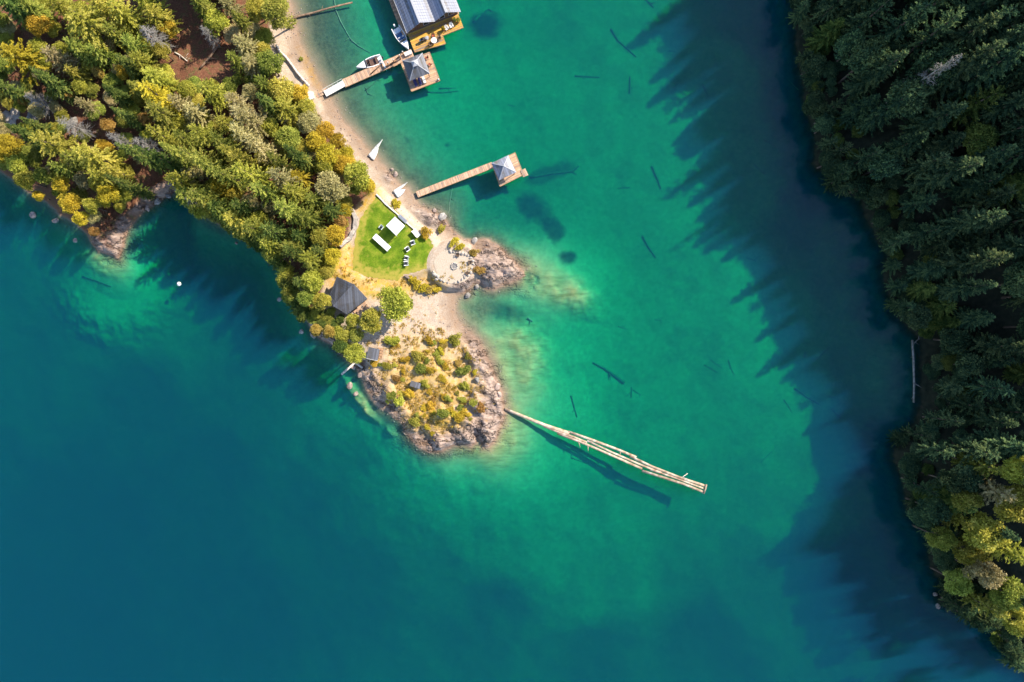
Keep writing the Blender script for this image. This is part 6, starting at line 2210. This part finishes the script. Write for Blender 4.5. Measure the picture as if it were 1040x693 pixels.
SHR = [(432.5, 237, 6.0, 'o', 'round golden bush at the corner of lawn and beach'), (402, 207, 5.0, 'o', 'golden bush against the white lawn kerb'), (448.5, 232.5, 4.2, 'y', 'small green bush alone on the sand below the pier'), (462, 246, 5.0, 'o', 'golden bush above the fire pit terrace'), (467, 251, 4.2, 'o', 'smaller golden bush at the terrace top right'),
       (481.5, 257, 4.6, 'r', 'rusty shrub on the headland rock beside the terrace'), (486.5, 274.5, 5.0, 'r', 'orange shrub on the headland rock, lower of two'),
       (419, 284, 4.2, 'o', 'golden shrub at the lawn end of the orange shrub row'), (424.5, 289, 4.8, 'o', 'orange shrub in the row under the terrace, second from the lawn'), (430, 293, 5.0, 'o', 'orange shrub in the middle of the row under the terrace'), (436, 294.5, 5.0, 'r', 'rusty shrub in the row under the terrace, second from the cove'), (442.5, 294, 4.4, 'o', 'orange shrub at the cove end of the row under the terrace'),
       (398.5, 346, 6.5, 'y', 'yellow-green bush on the upper left of the knoll'), (425.5, 362, 6.5, 'y', 'yellow-green bush in the knoll middle, upper of two'), (427, 374.5, 5.5, 'g', 'bright green bush in the knoll middle, lower of two'), (462.5, 345.5, 6.5, 'y', 'yellow-green bush on the upper right of the knoll'), (470, 376.5, 6.2, 'g', 'olive bush on the right of the knoll'),
       (412, 365, 4.2, 'o', 'golden bush left of the paired bushes of the knoll'), (438, 376, 4.6, 'o', 'golden bush right of the paired bushes of the knoll'), (393, 372, 4.6, 'y', 'yellow-green bush right of the tiny shed'), (432, 390, 4.4, 'y', 'yellow-green bush beside the grey-lidded box'), (405, 408, 5.0, 'y', 'pale green bush on the left cliff of the knoll, lower'), (398, 402, 4.6, 'g', 'pale green bush on the left cliff of the knoll, upper'), (423, 428, 6.0, 'y', 'yellow bush on the lower left rocks of the knoll'),
       (450, 420, 5.5, 'g', 'dark olive bush in the lower middle of the knoll'), (455, 405, 4.2, 'g', 'small olive bush in the middle of the knoll'), (472, 392, 4.6, 'y', 'pale green bush by the white boulder on the knoll'), (488, 414, 5.2, 'r', 'rusty bush on the pink rock of the knoll'), (438, 412, 5.5, 'o', 'golden bush left of the dark olive one on the knoll'), (466, 425, 4.6, 'o', 'golden bush right of the dark olive one on the knoll'), (473, 420, 5.0, 'o', 'straw-gold bush near the rusty one on the knoll'), (415, 400, 5.0, 'o', 'golden bush in the strip left of the grey-lidded box'),
       (436, 346, 4.2, 'o', 'golden bush on the sandy top of the knoll, left'), (448, 356, 4.0, 'o', 'golden bush on the sandy top of the knoll, right'), (452, 372, 3.6, 'o', 'small golden bush in the centre of the knoll'), (476, 362, 3.8, 'y', 'small pale bush on the right brow of the knoll'), (305.5, 60, 2.2, 'g', 'tiny green bush alone on the upper beach')]
for k, (px, py, r, kd, lab) in enumerate(SHR):
    p = land_at(px, py)
    R_ = r * S
    b = seen_base(px, py, R_ * 0.6)
    plant('shrub', 'shrub', k % 5, kd, (b[0], b[1], b[2] + 0.05), R_ * 1.35, R_ * 1.1, k * 1.3, lab, 'shrub', 'shrubs in the open').scale = (1 + 0.3 * math.sin(k * 2.7), 1 - 0.28 * math.sin(k * 2.7), 0.9)

rs_ = random.Random(91)
nn_ = 0
while nn_ < 48:
    q = SHR[rs_.randrange(17, len(SHR) - 1)] if rs_.random() < 0.75 else (rs_.uniform(395, 490), rs_.uniform(345, 435), 8, 'o', '')
    px, py = q[0] + rs_.gauss(0, 8), q[1] + rs_.gauss(0, 7)
    p = land_at(px, py)
    j = np.clip(np.searchsorted(ys, p.y), 0, len(ys) - 1)
    i = np.clip(np.searchsorted(xs, p.x), 0, len(xs) - 1)
    if DP[j, i] < 2.0 or DL[j, i] > -1 or py < 335:
        continue
    r = rs_.uniform(0.35, 0.85)
    o = plant('low_shrub', 'shrub', nn_ % 5, rs_.choice('ooyryg'), (p.x, p.y, p.z + 0.02), r * 1.1, r, rs_.uniform(0, 6), 'knee-high scrubby tuft among the bushes on the golden knoll', 'shrub', 'knee-high scrub on the knoll')
    o.scale = (rs_.uniform(0.8, 1.6), rs_.uniform(0.7, 1.2), rs_.uniform(0.6, 1.0))
    nn_ += 1


def tufts():
    """dry grass and heather, blades in clumps; nobody could count them"""
    r = np.random.default_rng(5)
    B, D, LN, WD, NR, T = [], [], [], [], [], []
    n_ok = 0
    cand = r.uniform((300, 180), (512, 460), (42000, 2))
    X = (cand[:, 0] - CX) * S
    Y = (CY - cand[:, 1]) * S
    land, dp, dr, dl, rock, knoll, dist = height_field(X, Y)
    dens = np.maximum.reduce([knoll * sstep(1.0, 3.0, dp), ellipse_mask(X, Y, 350, 272, 30, 24, 20, 0.4, 81) * 0.35, ellipse_mask(X, Y, 392, 292, 40, 12, 0, 0.4, 82) * 0.35,
                              ellipse_mask(X, Y, 440, 292, 28, 9, 10, 0.5, 84) * 0.6, ellipse_mask(X, Y, 485, 264, 18, 10, 40, 0.5, 84) * 0.5]) * (dl < -0.3) * (land > 0.5)
    pat = sstep(-0.25, 0.35, fbm(X / 1.6, Y / 1.6, 4, 33))
    keep = r.random(len(X)) < dens * pat * (1 - 0.75 * rock) * 0.38
    for x, y, z in zip(X[keep], Y[keep], land[keep]):
        m = 14
        a = r.uniform(0, 6.28, m)
        el = r.uniform(0.3, 1.3, m)
        d = np.stack([np.cos(a) * np.cos(el), np.sin(a) * np.cos(el), np.sin(el)], 1)
        s = r.uniform(0.4, 1.2)
        B.append(np.array([x, y, z]) + r.normal(0, 0.12, (m, 3)) * np.array([1, 1, 0.1]))
        D.append(d); LN.append(s * r.uniform(0.25, 0.6, m)); WD.append(r.uniform(0.06, 0.14, m)); NR.append(unit(r.normal(0, 1, (m, 3)) + np.array([0, 0, 1.0])))
        T.append(np.clip(r.uniform(0.15, 0.85) + r.normal(0, 0.12, m), 0, 1))
    me = leaf_mesh('dry_grass', *[np.concatenate(q) for q in (B, D, LN, WD, NR, T)])
    me.materials.append(foliage_mat('dry_grass', ((0.26, 0.20, 0.03), (0.52, 0.34, 0.05), (0.66, 0.49, 0.19)), 0.3, 0.0, 0.0))
    o = link(bpy.data.objects.new('dry_grass', me))
    tag(o, 'dry golden grass tufts over the knoll and round the lawn', 'grass', kind='stuff')


tufts()


def stones():
    """loose shingle and cobbles along the shores"""
    r = np.random.default_rng(8)
    cand = r.uniform((270, -5), (548, 465), (30000, 2))
    X = (cand[:, 0] - CX) * S
    Y = (CY - cand[:, 1]) * S
    land, dp, dr, dl, rock, knoll, dist = height_field(X, Y)
    sh = sstep(4.0, 0.5, np.abs(dp - 0.3)) * sstep(0.0, 0.4, fbm(X / 2.5, Y / 2.5, 3, 77) + 0.15)
    keep = np.where((r.random(len(X)) < sh * 0.5) & (land > -0.5) & (dl < -0.5))[0][:1500]
    mb = MB()
    base = []
    for k in range(6):
        q = MB().rock((0, 0, 0), (1, 0.8, 0.6), 900 + k, 1)
        base.append((np.array(q.v), q.f))
    for i in keep:
        v, f = base[int(r.integers(6))]
        s = 0.06 + 0.16 * r.random() ** 3
        a = r.uniform(0, 6.28)
        R = np.array([[math.cos(a), -math.sin(a), 0], [math.sin(a), math.cos(a), 0], [0, 0, 1]])
        mb.add((v * s) @ R.T + np.array([X[i], Y[i], land[i] + s * 0.15]), f)
    o = mb.build('shore_pebbles', M['rock'])
    tag(o, 'loose pale pebbles and cobbles along the shoreline', 'pebbles', kind='stuff')


stones()
# ------------------------------------------------------------------ light, sky, camera
world = bpy.data.worlds.new('World')
scene.world = world
world.use_nodes = True
wn = world.node_tree
wn.nodes.clear()
wo = wn.nodes.new('ShaderNodeOutputWorld')
bg = wn.nodes.new('ShaderNodeBackground')
sky = wn.nodes.new('ShaderNodeTexSky')
sky.sky_type = 'NISHITA'
sky.sun_disc = False
sky.sun_elevation = SUN_EL
sky.sun_rotation = PI / 2 - SUN_AZ
sky.air_density = 1.0
sky.dust_density = 0.4
sky.ozone_density = 2.0
bg.inputs['Strength'].default_value = 0.135
wn.links.new(sky.outputs['Color'], bg.inputs['Color'])
wn.links.new(bg.outputs['Background'], wo.inputs['Surface'])
sd = bpy.data.lights.new('sun', 'SUN')
sd.energy = 4.4
sd.angle = math.radians(0.53)
sd.color = (1.0, 0.90, 0.74)
so = link(bpy.data.objects.new('sun', sd))
dirv = Vector((math.cos(SUN_EL) * math.cos(SUN_AZ), math.cos(SUN_EL) * math.sin(SUN_AZ), math.sin(SUN_EL)))
so.rotation_euler = dirv.to_track_quat('Z', 'Y').to_euler()
so.location = dirv * 100

cd = bpy.data.cameras.new('camera')
cd.sensor_width = 36
cd.lens = 36 * CAM_H / (1040 * S)
cd.clip_start = 1.0
cd.clip_end = 3000
co = link(bpy.data.objects.new('camera', cd))
co.location = (0, 0, CAM_H)
scene.camera = co

vs_ = scene.view_settings
scene.display_settings.display_device = 'sRGB'
vs_.view_transform = 'Standard'
vs_.look = 'None'
vs_.exposure = 1.1
vs_.gamma = 1.0
vs_.use_curve_mapping = False
cy = scene.cycles
cy.max_bounces = 5
cy.diffuse_bounces = 2
cy.glossy_bounces = 2
cy.transparent_max_bounces = 8
cy.volume_bounces = 2
cy.use_denoising = True
cy.use_adaptive_sampling = True
cy.adaptive_threshold = 0.02
cy.sample_clamp_indirect = 4.0
